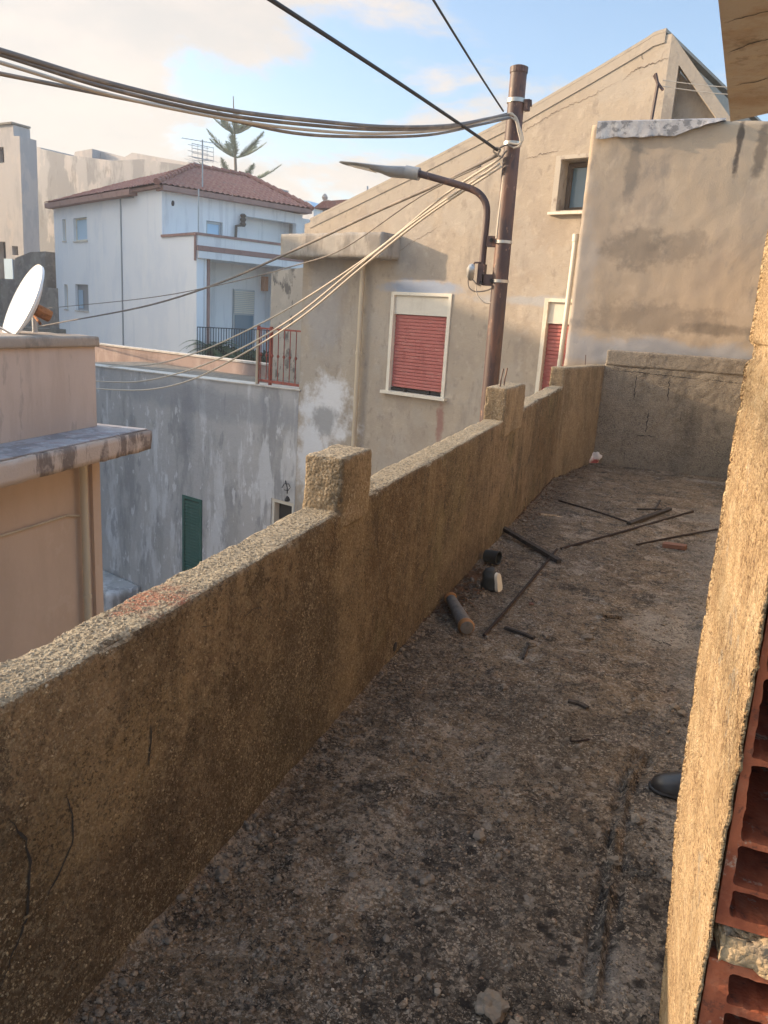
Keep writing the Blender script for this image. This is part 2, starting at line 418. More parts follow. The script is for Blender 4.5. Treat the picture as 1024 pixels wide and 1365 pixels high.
# building that carries the terrace
IDX = Fr((0, 0), 90)
M['under'] = mat('stained_outer_render', (.36, .31, .25), layers=[((.2, .17, .14), 1.5, .3, .45, .7, .7)])
t = thing('terrace_building', 'rendered lower storey carrying the terrace over the lane', 'building', (1, 5, GZ))
part('wall', M['under'], t, lambda b: b.box(IDX, -1.19, 4., -9.86, 2., GZ, -.06))
# ------------------------------------------------------------------ parapet
ztab = [(-1, .82), (.6, .825), (1.4, .838), (2.7, .875), (5.2, .922), (6.1, .95), (8.4, .995)]
def pwarp(p):
    k = (p.z+.05)/.95
    z = -.05 + k*(lerp(ztab, p.y)+.05) if p.z > .0 else p.z
    z += (.004*mn.noise(Vector((0, p.y*2.3, 0))) + .003*mn.noise(Vector((p.x*8, p.y*9, 2))))*max(0, k)
    return Vector((p.x, p.y, z))
par = thing('parapet_wall', 'long rough brown rendered parapet wall along the left side of the terrace', 'parapet', (-1.12, 4, -.05))
ys = graded(-.8, 8.35, .013, 1.005)
M['parapet_all'] = M['parapet']
pb = rough_box(steps(-1.195, -1.05, .013), [y for y in ys], steps(-.05, .90, .0175), rad=.013, amp=.0035, freq=38., amp2=.006, freq2=4., warp=pwarp, seed=3., chips=.02, slot=(6.5, 6.6, .13))
# parapet material: paler aggregate colour on the upward faces than on the sides
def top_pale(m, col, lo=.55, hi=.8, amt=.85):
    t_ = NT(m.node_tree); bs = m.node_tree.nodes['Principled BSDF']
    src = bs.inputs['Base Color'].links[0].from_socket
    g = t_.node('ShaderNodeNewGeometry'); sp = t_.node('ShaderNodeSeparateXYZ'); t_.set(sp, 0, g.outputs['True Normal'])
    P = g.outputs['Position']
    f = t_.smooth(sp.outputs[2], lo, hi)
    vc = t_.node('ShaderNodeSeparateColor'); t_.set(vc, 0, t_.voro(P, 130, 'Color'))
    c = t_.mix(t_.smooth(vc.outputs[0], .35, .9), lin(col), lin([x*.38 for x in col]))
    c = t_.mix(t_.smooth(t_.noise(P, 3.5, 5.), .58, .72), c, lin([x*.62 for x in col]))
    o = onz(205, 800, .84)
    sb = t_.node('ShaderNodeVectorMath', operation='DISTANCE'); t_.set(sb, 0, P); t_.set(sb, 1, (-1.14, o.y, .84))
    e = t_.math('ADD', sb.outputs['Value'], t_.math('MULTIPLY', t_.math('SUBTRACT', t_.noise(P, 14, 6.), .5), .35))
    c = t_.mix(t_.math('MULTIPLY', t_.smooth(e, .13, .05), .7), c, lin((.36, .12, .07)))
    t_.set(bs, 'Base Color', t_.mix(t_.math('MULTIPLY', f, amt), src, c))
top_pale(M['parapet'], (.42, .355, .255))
pbv = bvh_of(pb)
# two little drain holes at the foot are dark mouths of the drain slots
pb.build('wall', M['parapet'], par, smooth='all')
def tunnel(b):
    for a_, c_ in (((6.495, -.01), (6.495, .135)), ((6.495, .135), (6.605, .135)), ((6.605, .135), (6.605, -.01)), ((6.605, .002), (6.495, .002))):
        b.add([(x, q_[0], q_[1]) for x, q_ in ((-1.19, a_), (-1.19, c_), (-1.055, c_), (-1.055, a_))], [(0, 1, 2, 3)])
part('drain_slot', M['stub'], par, tunnel)
PI_ = Fr((-1.05, 0), 0)  # inner face frame: u = y, d = +x
def grains(n, seed, top):
    rnd = random.Random(seed); b = MB()
    for _ in range(n):
        y = .8+4.6*rnd.random()**1.7
        if top: p0 = Vector((rnd.uniform(-1.19, -1.055), y, 1.2)); dr = Vector((0, 0, -1))
        else:
            z = rnd.uniform(.02, .86)
            if mn.noise(Vector((y*3, z*3, 5))) < rnd.uniform(-.5, .3): continue
            p0 = Vector((-.8, y, z)); dr = Vector((-1, 0, 0))
        h = pbv.ray_cast(p0, dr, .6)
        if h[0] is None: continue
        s_ = .0011+.0026*rnd.random()**2.4; k = len(b.v); kx, ky, kz = rnd.uniform(.7, 1.3), rnd.uniform(.7, 1.3), rnd.uniform(.7, 1.2)
        for (x, yy, zz) in ICO: b.v.append(h[0]+Vector((x*kx, yy*ky, zz*kz))*s_*rnd.uniform(.8, 1.2))
        b.f += [(f[0]+k, f[1]+k, f[2]+k) for f in ICF]
    return b
ICO = [(0, 0, 1), (.894, 0, .447), (.276, .85, .447), (-.724, .526, .447), (-.724, -.526, .447), (.276, -.85, .447), (.724, .526, -.447), (-.276, .85, -.447), (-.894, 0, -.447), (-.276, -.85, -.447), (.724, -.526, -.447), (0, 0, -1)]
ICF = [(0, 1, 2), (0, 2, 3), (0, 3, 4), (0, 4, 5), (0, 5, 1), (1, 6, 2), (2, 7, 3), (3, 8, 4), (4, 9, 5), (5, 10, 1), (6, 7, 2), (7, 8, 3), (8, 9, 4), (9, 10, 5), (10, 6, 1)]
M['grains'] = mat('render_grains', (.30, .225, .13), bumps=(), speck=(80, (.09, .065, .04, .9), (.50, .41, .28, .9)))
M['grains_top'] = mat('pale_top_grains', (.38, .32, .23), bumps=(), speck=(80, (.15, .125, .09, .9), (.50, .44, .34, .9)))  # paler grains for the upward face
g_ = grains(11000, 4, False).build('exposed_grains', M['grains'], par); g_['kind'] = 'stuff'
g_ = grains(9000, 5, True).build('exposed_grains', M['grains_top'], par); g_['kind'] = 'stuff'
cb = MB()
for pts, w in (([(200, 962), (201, 990), (198, 1024)], .006), ([(8, 1090), (32, 1120), (38, 1150), (37, 1225), (14, 1280), (-6, 1330)], .005),
               ([(88, 1062), (98, 1090), (95, 1125), (75, 1170), (58, 1205)], .005), ([(320, 828), (335, 812), (352, 810)], .002), ([(382, 790), (378, 812), (386, 820)], .002),
               ([(262, 838), (285, 832)], .0018), ([(333, 1075), (331, 1100)], .003), ([(240, 700+130), (236, 848)], .0015)):
    cb = MB(); crack(cb, [PI_.w(*p) for p in pts], (1, 0, 0), w, pbv); cb.build('crack', M['dark'], par)
for px, py in ((526, 862),):
    u, z = PI_.at(px, py)
    part('drain_hole', M['dark'], par, lambda b: b.lathe(PI_.p(u, -.03, z), (1, 0, 0), [(.001, 0), (.022, 0), (.024, .036), (.02, .037)], 9, .8))
# the angled last length and its step
far = [(-1, 0), (8.3, 0), (9.85, .29)]
def fwarp(p):
    return Vector((p.x + lerp(far, p.y), p.y, p.z + .004*mn.noise(Vector((0, p.y*3, 0)))))
fb2 = rough_box(steps(-1.2, -1.045, .02), steps(8.22, 9.86, .025), steps(-.05, 1.185, .03), rad=.012, amp=.004, freq=30., warp=fwarp, seed=9.)
fb2.build('raised_end', M['stub'], par, smooth='all')
# stubs
for (y0, y1, zt, bars, sd) in ((2.47, 2.75, 1.065, (), 5.), (5.28, 5.98, 1.145, (5.42, 5.55), 11.)):
    sb_ = rough_box(steps(-1.2, -1.046, .011), steps(y0, y1, .012), steps(.80, zt, .012), rad=.010, amp=.003, freq=34., amp2=.005, freq2=7., seed=sd, chips=.035)
    so = sb_.build('pillar_stub', M['stub'], par, smooth='all')
    for yy in bars:
        part('rebar', M['rust'], so, lambda b: b.tube([(-1.13, yy, zt-.02), (-1.128, yy, zt+.05), (-1.12, yy+.01, zt+.125)], .006, 6))
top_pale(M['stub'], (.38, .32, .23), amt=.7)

# ------------------------------------------------------------------ end wall
ew = thing('end_wall', 'dark grey concrete block wall closing the far end of the terrace', 'wall', (.5, 9.76, -.05))
eb = rough_box(steps(-.79, 1.3, .022), steps(9.7, 9.85, .022), steps(-.05, 1.2, .022), rad=.01, amp=.006, freq=22., amp2=.008, freq2=5., seed=21.)
ebv = bvh_of(eb)
eb.build('blocks', M['endwall'], ew, smooth='all')
cap = rough_box(steps(-.775, 1.3, .022), steps(9.69, 9.86, .022), steps(1.19, 1.37, .022), rad=.01, amp=.005, freq=22., amp2=.006, freq2=5., seed=23.)
cap.build('capping', M['capgrey'], ew, smooth='all')
cb = MB()
for pts, w in (([(849, 500), (845, 535)], .009), ([(893, 502), (890, 536)], .009), ([(865, 546), (861, 578)], .008), ([(909, 548), (907, 562)], .006), ([(846, 580), (875, 582)], .006),
               ([(815, 494), (850, 496), (893, 501), (940, 506)], .007), ([(940, 506), (998, 512)], .004), ([(833, 600), (832, 618)], .0025), ([(820, 556), (819, 572)], .003)):
    cb = MB(); crack(cb, [EW.w(*p) for p in pts], (0, -1, 0), w, ebv, jag=.01); cb.build('joint_crack', M['dark'], ew)
part('rebar', M['rust'], ew, lambda b: b.tube([EW.w(780, 491, -.08), EW.w(781, 473, -.08)], .006, 6))

# ------------------------------------------------------------------ broken wall end on the right (camera side)
pil = thing('broken_wall_end', 'sunlit sandy rendered wall end with exposed hollow red bricks on the right', 'wall', (.25, 1., 0))
XT = [(0, .175), (.3, .158), (.59, .137), (.76, .122), (.9, .119), (1.08, .1145), (1.26, .1115), (1.6, .109), (2, .106)]
FT = [(0, .19), (.3, .165), (.59, .144), (.76, .130), (1.02, .124)]
CT = [(1.0, .134), (1.32, .1235), (1.7, .116), (2.75, .11)]
def plw(p): return Vector((p.x - .110 + lerp(XT, p.z), p.y, p.z))
def plf(p): return Vector((p.x - .116 + lerp(FT, p.z), p.y, p.z))
def plc(p): return Vector((p.x - .112 + lerp(CT, p.z), p.y, p.z))
GRV = [plw(Vector((0, 0, 0)))]
gl = [(1.47, 1.62), (1.33, 1.55), (1.28, 1.44), (1.265, 1.31), (1.25, 1.2), (1.27, 1.07)]
def pil_disp():
    b = MB(); X0 = .110
    ysr = steps(.762, 1.28, .0042); zsr = steps(.25, 2.0, .0042); n = len(ysr)
    for z in zsr:
        ex = .010*mn.noise(Vector((1, 2, z*14))) + .006*mn.noise(Vector((1, 2, z*50)))
        for y in ysr:
            p = Vector((0, y, z))
            h = .002*mn.noise(p*9) + .0008*mn.noise(p*60)
            pit = mn.noise(p*85 + Vector((3, 1, 2))); h += .006*max(0, pit-.25)
            pit = mn.noise(p*38 + Vector((8, 1, 5))); h += .010*max(0, pit-.36)
            gy = lerp([(q[1], q[0]) for q in sorted(gl, key=lambda q: q[1])], z) - .045 + .004*mn.noise(Vector((0, 0, z*30)))
            if z > 1.0: h += .018*math.exp(-((y-gy)/.006)**2)*min(1, (z-1.0)*6)
            # worn arrises
            e0 = max(0, 1-(y-.762)/.006); h -= .002*e0*e0*(1+.8*mn.noise(Vector((0, 5, z*30))))
            e1 = max(0, 1-(1.28-y)/.016); h -= .012*e1*e1
            yy = y + ex*(1 if y < 1.0 else .6)*abs(y-1.0)/.3
            b.v.append(plw(Vector((X0 + h, yy, z))))
    for k in range(len(zsr)-1):
        for i in range(n-1):
            a = k*n+i; b.f.append((a, a+1, a+n+1, a+n))
    # close: back sheet, ends
    m0 = len(b.v)
    for k in range(len(zsr)):
        for i in (0, n-1):
            q = b.v[k*n+i]; b.v.append(Vector((q.x+.004, q.y, q.z)))
    for k in range(len(zsr)-1):
        b.f.append((k*n, (k+1)*n, m0+2*(k+1), m0+2*k)); b.f.append((k*n+n-1, m0+2*k+1, m0+2*k+3, (k+1)*n+n-1)); b.f.append((m0+2*k, m0+2*k+2, m0+2*k+3, m0+2*k+1))
    return b
pil_disp().build('render_coat', M['pillar'], pil, smooth='all')
PB = Fr((0, .768), 90)
def brick_face(b, z0, z1, holes, d0=-.5, d1=0.):
    # frame with leaning side like the render coat
    xl = lambda z: lerp(XT, z)+.0045
    outer = [(xl(z0), z0), (.46, z0), (.46, z1)] + [(xl(z1+(z0-z1)*k/5), z1+(z0-z1)*k/5) for k in range(5)]
    b.prism(PB, [outer]+holes, d0, d1)
def rr(x0, x1, z0, z1, r=.004):
    out = []
    def jit(x, z): q = Vector((x*1, z, 3)); return (x-.04*(z-1.1)+.0016*mn.noise(q*130)+.0012*mn.noise(q*45), z+.0016*mn.noise(q*120+Vector((5, 0, 0))))
    for cx, cz, a0 in ((x1-r, z0+r, -90), (x1-r, z1-r, 0), (x0+r, z1-r, 90), (x0+r, z0+r, 180)):
        for k in range(4):
            a = R(a0+30*k); out.append((cx+r*math.cos(a), cz+r*math.sin(a)))
    res = []
    for p, q in zip(out, out[1:]+out[:1]):
        n = max(1, int(math.dist(p, q)/.004)); res += [jit(p[0]+(q[0]-p[0])*i/n, p[1]+(q[1]-p[1])*i/n) for i in range(n)]
    return res
def hz(py, px=1000): return PB.at(px, py)[1]
rows = []
zA = hz(1243); zB = hz(1292)      # mortar bed between the two courses
def holes_for(z_edges, x_edges):
    return [rr(x0, x1, z0, z1) for (z0, z1) in z_edges for (x0, x1) in x_edges]
colsx = [(.128, .232), (.239, .31), (.317, .39)]
up_rows = [(hz(1240, 985), hz(1203, 985)), (hz(1209), hz(1152)), (hz(1146), hz(1048)), (hz(1033), hz(925)), (hz(910), hz(850)), (1.335, 1.40)]
up_rows = []
zc = zA+.012
for h_ in (.031, .046, .085, .085, .046, .031):
    up_rows.append((zc, zc+h_)); zc += h_+.0065
ztop = zc+.002
part('hollow_brick', M['brick'], pil, lambda b: brick_face(b, zA, ztop, holes_for(up_rows, colsx)))
zc = zB-.012; lo_rows = []
for h_ in (.038, .07, .07, .04):
    lo_rows.append((zc-h_, zc)); zc -= h_+.011
part('hollow_brick', M['brick'], pil, lambda b: brick_face(b, zc, zB, holes_for(lo_rows, [(.138, .187), (.194, .285), (.292, .38)])))
part('hollow_brick', M['brick'], pil, lambda b: brick_face(b, ztop+.014, 2.0, holes_for([(ztop+.03+k*.085, ztop+.03+k*.085+.07) for k in range(6)], [(.142, .20), (.21, .29), (.30, .38)])))
part('backing', M['brick'], pil, lambda b: b.box(PB, .21, .46, -.53, -.503, .2, 2.0))
part('hollow_brick', M['brick'], pil, lambda b: brick_face(b, .2, zc-.014, holes_for([(.22+k*.085, .29+k*.085) for k in range(int((zc-.03-.22)/.085))], [(.182, .225), (.23, .3)])))
mb_ = rough_box(steps(.1275, .46, .006), steps(.756, 1.2, .012), steps(zB+.001, zA-.001, .006), rad=.008, amp=.006, freq=60., amp2=.010, freq2=18., seed=31., chips=.03)
mb_.build('mortar_bed', M['mortar'], pil, smooth='all')
for zz in (ztop, zc-.014):
    rough_box(steps(.135, .46, .012), steps(.773, 1.2, .02), [zz+.001, zz+.007, zz+.013], rad=.003, amp=.002, seed=33.).build('mortar_bed', M['mortar'], pil)
part('wall_foot', M['stub'], pil, lambda b: b.box(PB, .12, .46, -.53, 0, -.02, .2))
part('wall_head', M['stub'], pil, lambda b: b.box(PB, .09, .46, -.53, 0, 2.0, 2.76))
# thin farther strip: concrete column edge behind the render coat
cs = rough_box(steps(.112, .46, .012), steps(1.285, 1.46, .01), steps(1.02, 2.75, .012), rad=.008, amp=.003, freq=60., amp2=.004, seed=41., warp=plc, chips=.01)
rough_box(steps(.116, .46, .012), steps(1.285, 1.40, .01), steps(0, 1.019, .012), rad=.008, amp=.003, freq=60., amp2=.004, seed=42., warp=plf, chips=.01).build('column_foot', M['capgrey'], pil, smooth='all')
cs.build('column_edge', M['pillar'], pil, smooth='all')

# house wall farther along, and slab overhead
M['housewall'] = mat('warm_house_render', (.45, .37, .28), layers=[((.35, .27, .19), 2., .4, .45, .7, .6)], bumps=((60, .5, .01),))
hw = thing('house_wall', 'warm rendered house wall along the right side of the terrace', 'wall', (1., 6, 0))
part('wall', M['housewall'], hw, lambda b: b.box(IDX, .93, 1.1, -9.69, -1.5, -.02, 2.74))
sl = thing('overhead_slab', 'board-marked concrete balcony slab overhead at the top right', 'slab', (1, 3, 2.75))
def slab(b):
    poly = [(.10, 5.09), (-.04, 3.36), (-.40, -1.2), (3.2, -1.2), (3.2, 2.3)]
    n = len(poly); vs = [(x, y, 2.75) for x, y in poly] + [(x, y, 2.97) for x, y in poly]
    b.add(vs, [tuple(range(n)), tuple(range(n, 2*n))[::-1]] + [(i, (i+1) % n, n+(i+1) % n, n+i) for i in range(n)])
part('slab', M['soffit'], sl, slab)
scb = MB(); sb0 = BVHTree.FromPolygons([(-3, -3, 2.75), (5, -3, 2.75), (5, 8, 2.75), (-3, 8, 2.75)], [(0, 1, 2, 3)])
for pts in ([(964, 30), (1024, 14), (1050, 7)], [(970, 70), (1000, 58), (1050, 44)], [(973, 115), (1010, 108), (1050, 95)]):
    scb = MB(); crack(scb, [onz(*p, 2.75) for p in pts], (0, 0, -1), .005, sb0, jag=.012); scb.build('board_joint', M['dark'], sl)

# ------------------------------------------------------------------ annex
M['annex'] = mat('sandy_stained_shaded_stucco', (.445, .355, .26),
    layers=[((.37, .30, .235), 1.2, .7, .45, .7, .6), ((.54, .44, .33), 2.4, .8, .55, .75, .4), ((.27, .24, .21), 5., .5, .58, .8, .5), ((.25, .22, .19), 1.8, .35, .56, .8, .4)],
    spots=[(AN.w(850, 330), (.38, 1, .24), (.20, .168, .135), .6, 6.), (AN.w(910, 330), (.32, 1, .2), (.20, .168, .135), .5, 7.), (AN.w(865, 425), (.8, 1, .2), (.23, .19, .15), .6, 6.),
           (AN.w(960, 440), (.4, 1, .08), (.17, .14, .11), .6, 4.), (AN.w(845, 220), (.09, 1, .4), (.16, .145, .13), .6, 3.2), (AN.w(985, 195), (.035, 1, .3), (.06, .05, .045), .85, 4.), (AN.w(1015, 200), (.07, 1, .35), (.12, .1, .08), .7, 4.),
           (AN.w(850, 470), (2.6, 1, .17), (.36, .37, .39), .8, 1.5), (AN.w(765, 400), (.2, 1, 1.2), (.36, .345, .33), .5, 1.6)],  # cool grey foot strip and left edge: shade put into the colour
    bumps=((6, .12, .03), (70, .25, .005)))
an = thing('annex_building', 'sandy stained stucco annex standing behind the end wall', 'building', (1, 11, GZ))
u0 = AN.at(770, 330)[0]; zt = AN.at(790, 165)[1]
abx = rough_box(steps(u0, 4.2, .05), steps(9.95, 10.95, .1), steps(-.2, zt, .05), rad=.02, amp=.006, freq=8., amp2=.012, freq2=2., seed=51.)
abx.build('wall', M['annex'], an, smooth='all')
part('lower_wall', M['annex'], an, lambda b: b.box(AN, u0+.02, 4.18, -.9, -.02, GZ, -.21))
# crumpled metal flashing hanging over the top edge
def flashing(b):
    L = []; n = 60
    ua = AN.at(797, 165)[0]; ub = AN.at(968, 160)[0]
    for i in range(n+1):
        f = i/n; u = ua+(ub-ua)*f
        drop = .17*(1-.15*f) if f < .62 else .17*.9*(1-(f-.62)/.38)**1.3 + .008
        drop *= 1+.12*mn.noise(Vector((f*9, 0, 0)))
        ro = [(-.35, zt+.02), (-.02, zt+.03), (.02, zt+.012), (.035+.012*mn.noise(Vector((f*14, 3, 0))), zt-drop*.5), (.05+.03*mn.noise(Vector((f*11, 5, 0))), zt-drop)]
        L.append([AN.p(u, d, z) for d, z in ro])
    m = 5
    for s_ in (0, .004):
        k = len(b.v)
        b.add([p + Vector((0, -s_, s_)) for r in L for p in r], [(i*m+j, i*m+j+1, (i+1)*m+j+1, (i+1)*m+j) for i in range(n) for j in range(m-1)])
M['flash'] = mat('weathered_bitumen_sheet', (.34, .33, .33), layers=[((.12, .12, .125), 9., 1, .52, .66, .8), ((.5, .49, .47), 5., 1, .55, .7, .5)], rough=.6, bumps=((30, .6, .01),))
part('flashing', M['flash'], an, flashing, smooth=True)

# ------------------------------------------------------------------ gabled house
M['facade'] = mat('grey_beige_plaster', (.395, .335, .265),
    layers=[((.33, .28, .23), .9, .8, .45, .7, .7), ((.47, .40, .32), 1.7, .6, .52, .75, .5), ((.25, .22, .20), 2.6, .5, .6, .8, .35), ((.40, .36, .31), .6, 1, .5, .62, .5), ((.50, .43, .35), 6., 1., .56, .8, .4), ((.25, .215, .18), 9., .6, .57, .8, .5), ((.24, .21, .18), 1.6, .3, .55, .8, .5)],
    spots=[(FA.w(560, 384), (.9, 1, .12), (.27, .33, .43), .85, 1.5), (FA.w(700, 400), (1.2, 1, .09), (.35, .38, .42), .6, 1.5),
           (FA.w(440, 545), (.55, 1, .75), (.70, .70, .70), .95, 2.2), (FA.w(412, 600), (.4, 1, .9), (.66, .67, .68), .9, 2.2), (FA.w(432, 560), (.3, 1, .28), (.32, .32, .32), .9, 3.),
           (FA.w(586, 565), (.07, 1, .42), (.28, .14, .12), .75, 4.), (FA.w(435, 400), (.45, 1, .9), (.33, .33, .34), .5, 1.2)],  # last spot: grey shade below the canopy put into the wall colour
    bumps=((8, .35, .03), (60, .2, .004)))
M['verge'] = mat('verge_concrete', (.40, .35, .29), layers=[((.26, .23, .2), 3., 1, .5, .75, .6)], bumps=((14, .4, .02),))
gh = thing('gabled_house', 'grey beige plastered gable house with red roller shutters behind the lamp pole', 'house', FA.p(-3, -3, GZ))
A = lambda x, y, d=0.: FA.at(x, y, d)
uL = A(402, 420)[0]; uR = A(886, 120)[0]
ridge_pt = A(893, 45); 
roofL = A(414, 296)
def rect(x0, y0, x1, y1, d=0.):
    a = A(x0, y0, d); c = A(x1, y1, d); return (min(a[0], c[0]), max(a[0], c[0]), min(a[1], c[1]), max(a[1], c[1]))
w1 = (A(524, 400)[0], A(601, 400)[0], A(555, 525)[1], A(560, 393)[1])
w2u0 = A(726, 430)[0]; w2 = (w2u0, w2u0+(w1[1]-w1[0])+.0, w1[2], A(735, 401)[1])
w3 = (A(744, 250)[0], A(744, 250)[0]+.9, A(752, 286)[1]+.03, A(760, 210)[1])
def R4(w, i=0): return [(w[0]+i, w[2]+i), (w[1]-i, w[2]+i), (w[1]-i, w[3]-i), (w[0]+i, w[3]-i)]
pk = [A(700, 152), A(800, 93), A(862, 56), A(878, 50), ridge_pt]
outl = [(uL, -.2), (uR, -.2), (uR, ridge_pt[1]-.02)] + list(reversed([(min(p[0], uR-.01), p[1]) for p in pk])) + [roofL, (uL, roofL[1]-.05)]
# keep the outline simple: right edge straight up to the ridge
outl = [(uL, -.2), (uR, -.2), (uR, A(888, 46)[1]), A(872, 50), A(862, 57), A(800, 94), A(700, 152), A(560, 224), roofL, (uL, roofL[1]-.03)]
def fac(b):
    b.prism(FA, [outl, R4(w1), R4(w2), R4(w3)], -.35, 0)
part('wall', M['facade'], gh, fac)
M['inside'] = M['dark']
part('core', M['facade'], gh, lambda b: b.prism(FA, [[(uL+.02, -.2), (uR-.02, -.2), (uR-.02, A(880, 60)[1]), (uL+.02, roofL[1]-.2)]], -6, -.37))
part('base_wall', M['facade'], gh, lambda b: b.box(FA, uL, uR, -6, -.001, GZ, -.2))
# verge band along the roof slope
top = [roofL, A(560, 224), A(700, 152), A(800, 94), A(862, 57), A(872, 50), (A(888, 46)[0]+.0, A(888, 46)[1]+.01)]
def verge(b):
    th = .10
    band = [(u, z+.02) for u, z in top] + [(u, z-th) for u, z in reversed(top)]
    b.prism(FA, [band], .001, .012)
    band = [(u, z+.06) for u, z in top] + [(u, z+.021) for u, z in reversed(top)]
    b.prism(FA, [band], -6, .014)
part('roof_verge', M['verge'], gh, verge)
# cracks in the plaster under the verge
M['crackbrown'] = mat('crack_shadow_brown', (.13, .10, .08), bumps=())
fbv = BVHTree.FromPolygons([tuple(FA.p(u, 0, z)) for u, z in ((-9, -3), (3, -3), (3, 8), (-9, 8))], [(0, 1, 2, 3)])
cb = MB()
for pts, w in (([(655, 205), (690, 178), (706, 171), (735, 152), (765, 138), (790, 128), (800, 121), (825, 108)], .005), ([(830, 106), (848, 92), (870, 85), (892, 76)], .008), ([(520, 345), (545, 325), (590, 300)], .004),
               ([(700, 212), (725, 205), (745, 200)], .006), ([(640, 235), (660, 215)], .005), ([(858, 82), (852, 62)], .006)):
    cb = MB(); crack(cb, [FA.w(*p) for p in pts], FA.N, w, fbv, jag=.025, lift=.004); cb.build('crack', M['crackbrown'], gh)
# side with the open roof triangle
S0 = FA.p(uR, 0, 0); SD = Fr((S0.x, S0.y), 94)
sP = lambda x, y, d=0.: SD.at(x, y, d)
zr = outl[2][1]
so_ = [(0, 2.), (sP(1010, 190)[0], 2.), sP(1010, 198), sP(975, 158), (0.0, zr)]
n1, n2, n3 = sP(905, 86), sP(957, 160), (sP(905, 86)[0], 2.3)
notch = [(n1[0], 2.3), (n1[0], n1[1]), (n2[0], n2[1]), (n2[0], 2.3)]
part('side_wall', M['verge'], gh, lambda b: b.prism(SD, [so_, notch], -.22, 0))
part('recess_wall', M['facade'], gh, lambda b: b.prism(SD, [[(.05, 2.), (sP(1000, 190)[0], 2.), (sP(1000, 190)[0], 3.), sP(960, 150), (.05, zr-.3)]], -.4, -.23))
for (w, nm) in ((w1, 0), (w2, 1)):
    wo = part('window', M['white_frame'], gh, lambda b: (b.prism(FA, [[(w[0]-.025, w[2]-.0), (w[1]+.025, w[2]-.0), (w[1]+.025, w[3]+.035), (w[0]-.025, w[3]+.035)], [(w[0]+.035, w[2]+.001), (w[1]-.035, w[2]+.001), (w[1]-.035, w[3]-.015), (w[0]+.035, w[3]-.015)]], -.1, .02)))
    zb = w[3] - (w[3]-w[2])*.20
    part('shutter_box', M['shutter_box'], wo, lambda b: b.box(FA, w[0]+.036, w[1]-.036, -.09, -.02, zb, w[3]-.016))
    def slats(b):
        n = 22; z0 = w[2]+.07; hh = (zb-.01-z0)/n
        for k in range(n):
            z = z0+k*hh; ja, jb = random.uniform(-.003, .003), random.uniform(-.003, .003)
            b.prism(Fr((FA.o.x, FA.o.y), 108), [[(w[0]+.04, z+.004+ja), (w[1]-.04, z+.004+jb), (w[1]-.04, z+hh*.84+jb), (w[0]+.04, z+hh*.84+ja)]], -.085, -.055)
        b.box(FA, w[0]+.037, w[1]-.037, -.1, -.075, z0, zb-.005)
    part('roller_shutter', M['red_shutter'], wo, slats)
    part('sill', M['white_frame'], wo, lambda b: b.box(FA, w[0]-.09, w[1]+.08, -.08, .09, w[2]-.05, w[2]-.001))
    def rail_(b):
        b.box(FA, w[0]+.04, w[1]-.04, -.075, -.04, w[2]+.02, w[2]+.05)
        for f in (.3, .72):
            u = w[0]+(w[1]-w[0])*f; b.box(FA, u-.02, u+.02, -.07, -.02, w[2]+.0, w[2]+.06)
    part('bottom_rail', M['black'], wo, rail_)
M['reveal'] = mat('worn_window_reveal', (.46, .41, .34), layers=[((.25, .2, .17), 6., .6, .5, .7, .7)], bumps=((30, .4, .01),))
wo = part('window', M['reveal'], gh, lambda b: b.prism(FA, [[(w3[0]-.06, w3[2]), (w3[1]+.06, w3[2]), (w3[1]+.06, w3[3]+.03), (w3[0]-.06, w3[3]+.03)], [(w3[0]+.02, w3[2]+.02), (w3[1]-.02, w3[2]+.02), (w3[1]-.02, w3[3]-.02), (w3[0]+.02, w3[3]-.02)]], -.3, .03))
part('sash', M['bark'], wo, lambda b: b.prism(FA, [R4(w3, .03), R4(w3, .09)], -.26, -.2))
part('pane', M['glass'], wo, lambda b: b.box(FA, w3[0]+.08, w3[1]-.08, -.24, -.23, w3[2]+.08, w3[3]-.08))
part('sill', M['white_frame'], wo, lambda b: b.box(FA, w3[0]-.08, w3[1]+.08, -.1, .08, w3[2]-.035, w3[2]-.001))
part('curtain', M['dark'], wo, lambda b: b.box(FA, w3[0]+.05, w3[1]-.05, -.34, -.33, w3[2]+.05, w3[3]-.05))
# canopy slab at the left corner
cu0, cu1 = A(374, 325, .45)[0], A(510, 325, .45)[0]
cz0, cz1 = A(440, 343, .45)[1], A(440, 310, .45)[1]
cano = rough_box(steps(cu0, cu1, .08), steps(-.9, .45, .08), steps(cz0, cz1, .06), rad=.02, amp=.012, freq=6., seed=61.)
cano.v = [FA.p(v.x, v.y, v.z) for v in cano.v]
M['canopy'] = mat('stained_canopy_concrete', (.36, .33, .29), layers=[((.2, .18, .16), 2., .4, .45, .7, .8), ((.45, .4, .34), 5., .4, .55, .75, .5)], bumps=((14, .4, .02),))
cano.build('canopy', M['canopy'], gh, smooth='all')
# downpipes
dp = [FA.w(487, 346, .1), FA.w(478, 470, .1), FA.w(470, 600, .1)]
zlow = A(470, 600)[1]-3
part('downpipe', M['pipe'], gh, lambda b: (b.tube([FA.p(FA.at(478, 470, .1)[0], .1, z) for z in (A(487, 344)[1], 1, -1, zlow)], .042, 10), [b.tube([FA.p(FA.at(478, 470, .1)[0], .1, z), FA.p(FA.at(478, 470, .1)[0], .1, z+.05)], .052, 10) for z in (A(478, 472)[1], A(470, 597)[1])]), smooth=True)
part('downpipe', M['white_frame'], gh, lambda b: (b.tube([FA.w(768, 316, .12), FA.w(757, 405, .12), FA.w(745, 495, .12), FA.w(728, 640, .12)], .036, 10), b.tube([FA.w(768, 312, .12), FA.w(767, 322, .12)], .044, 10)), smooth=True, label='bright cream downpipe beside the second window')

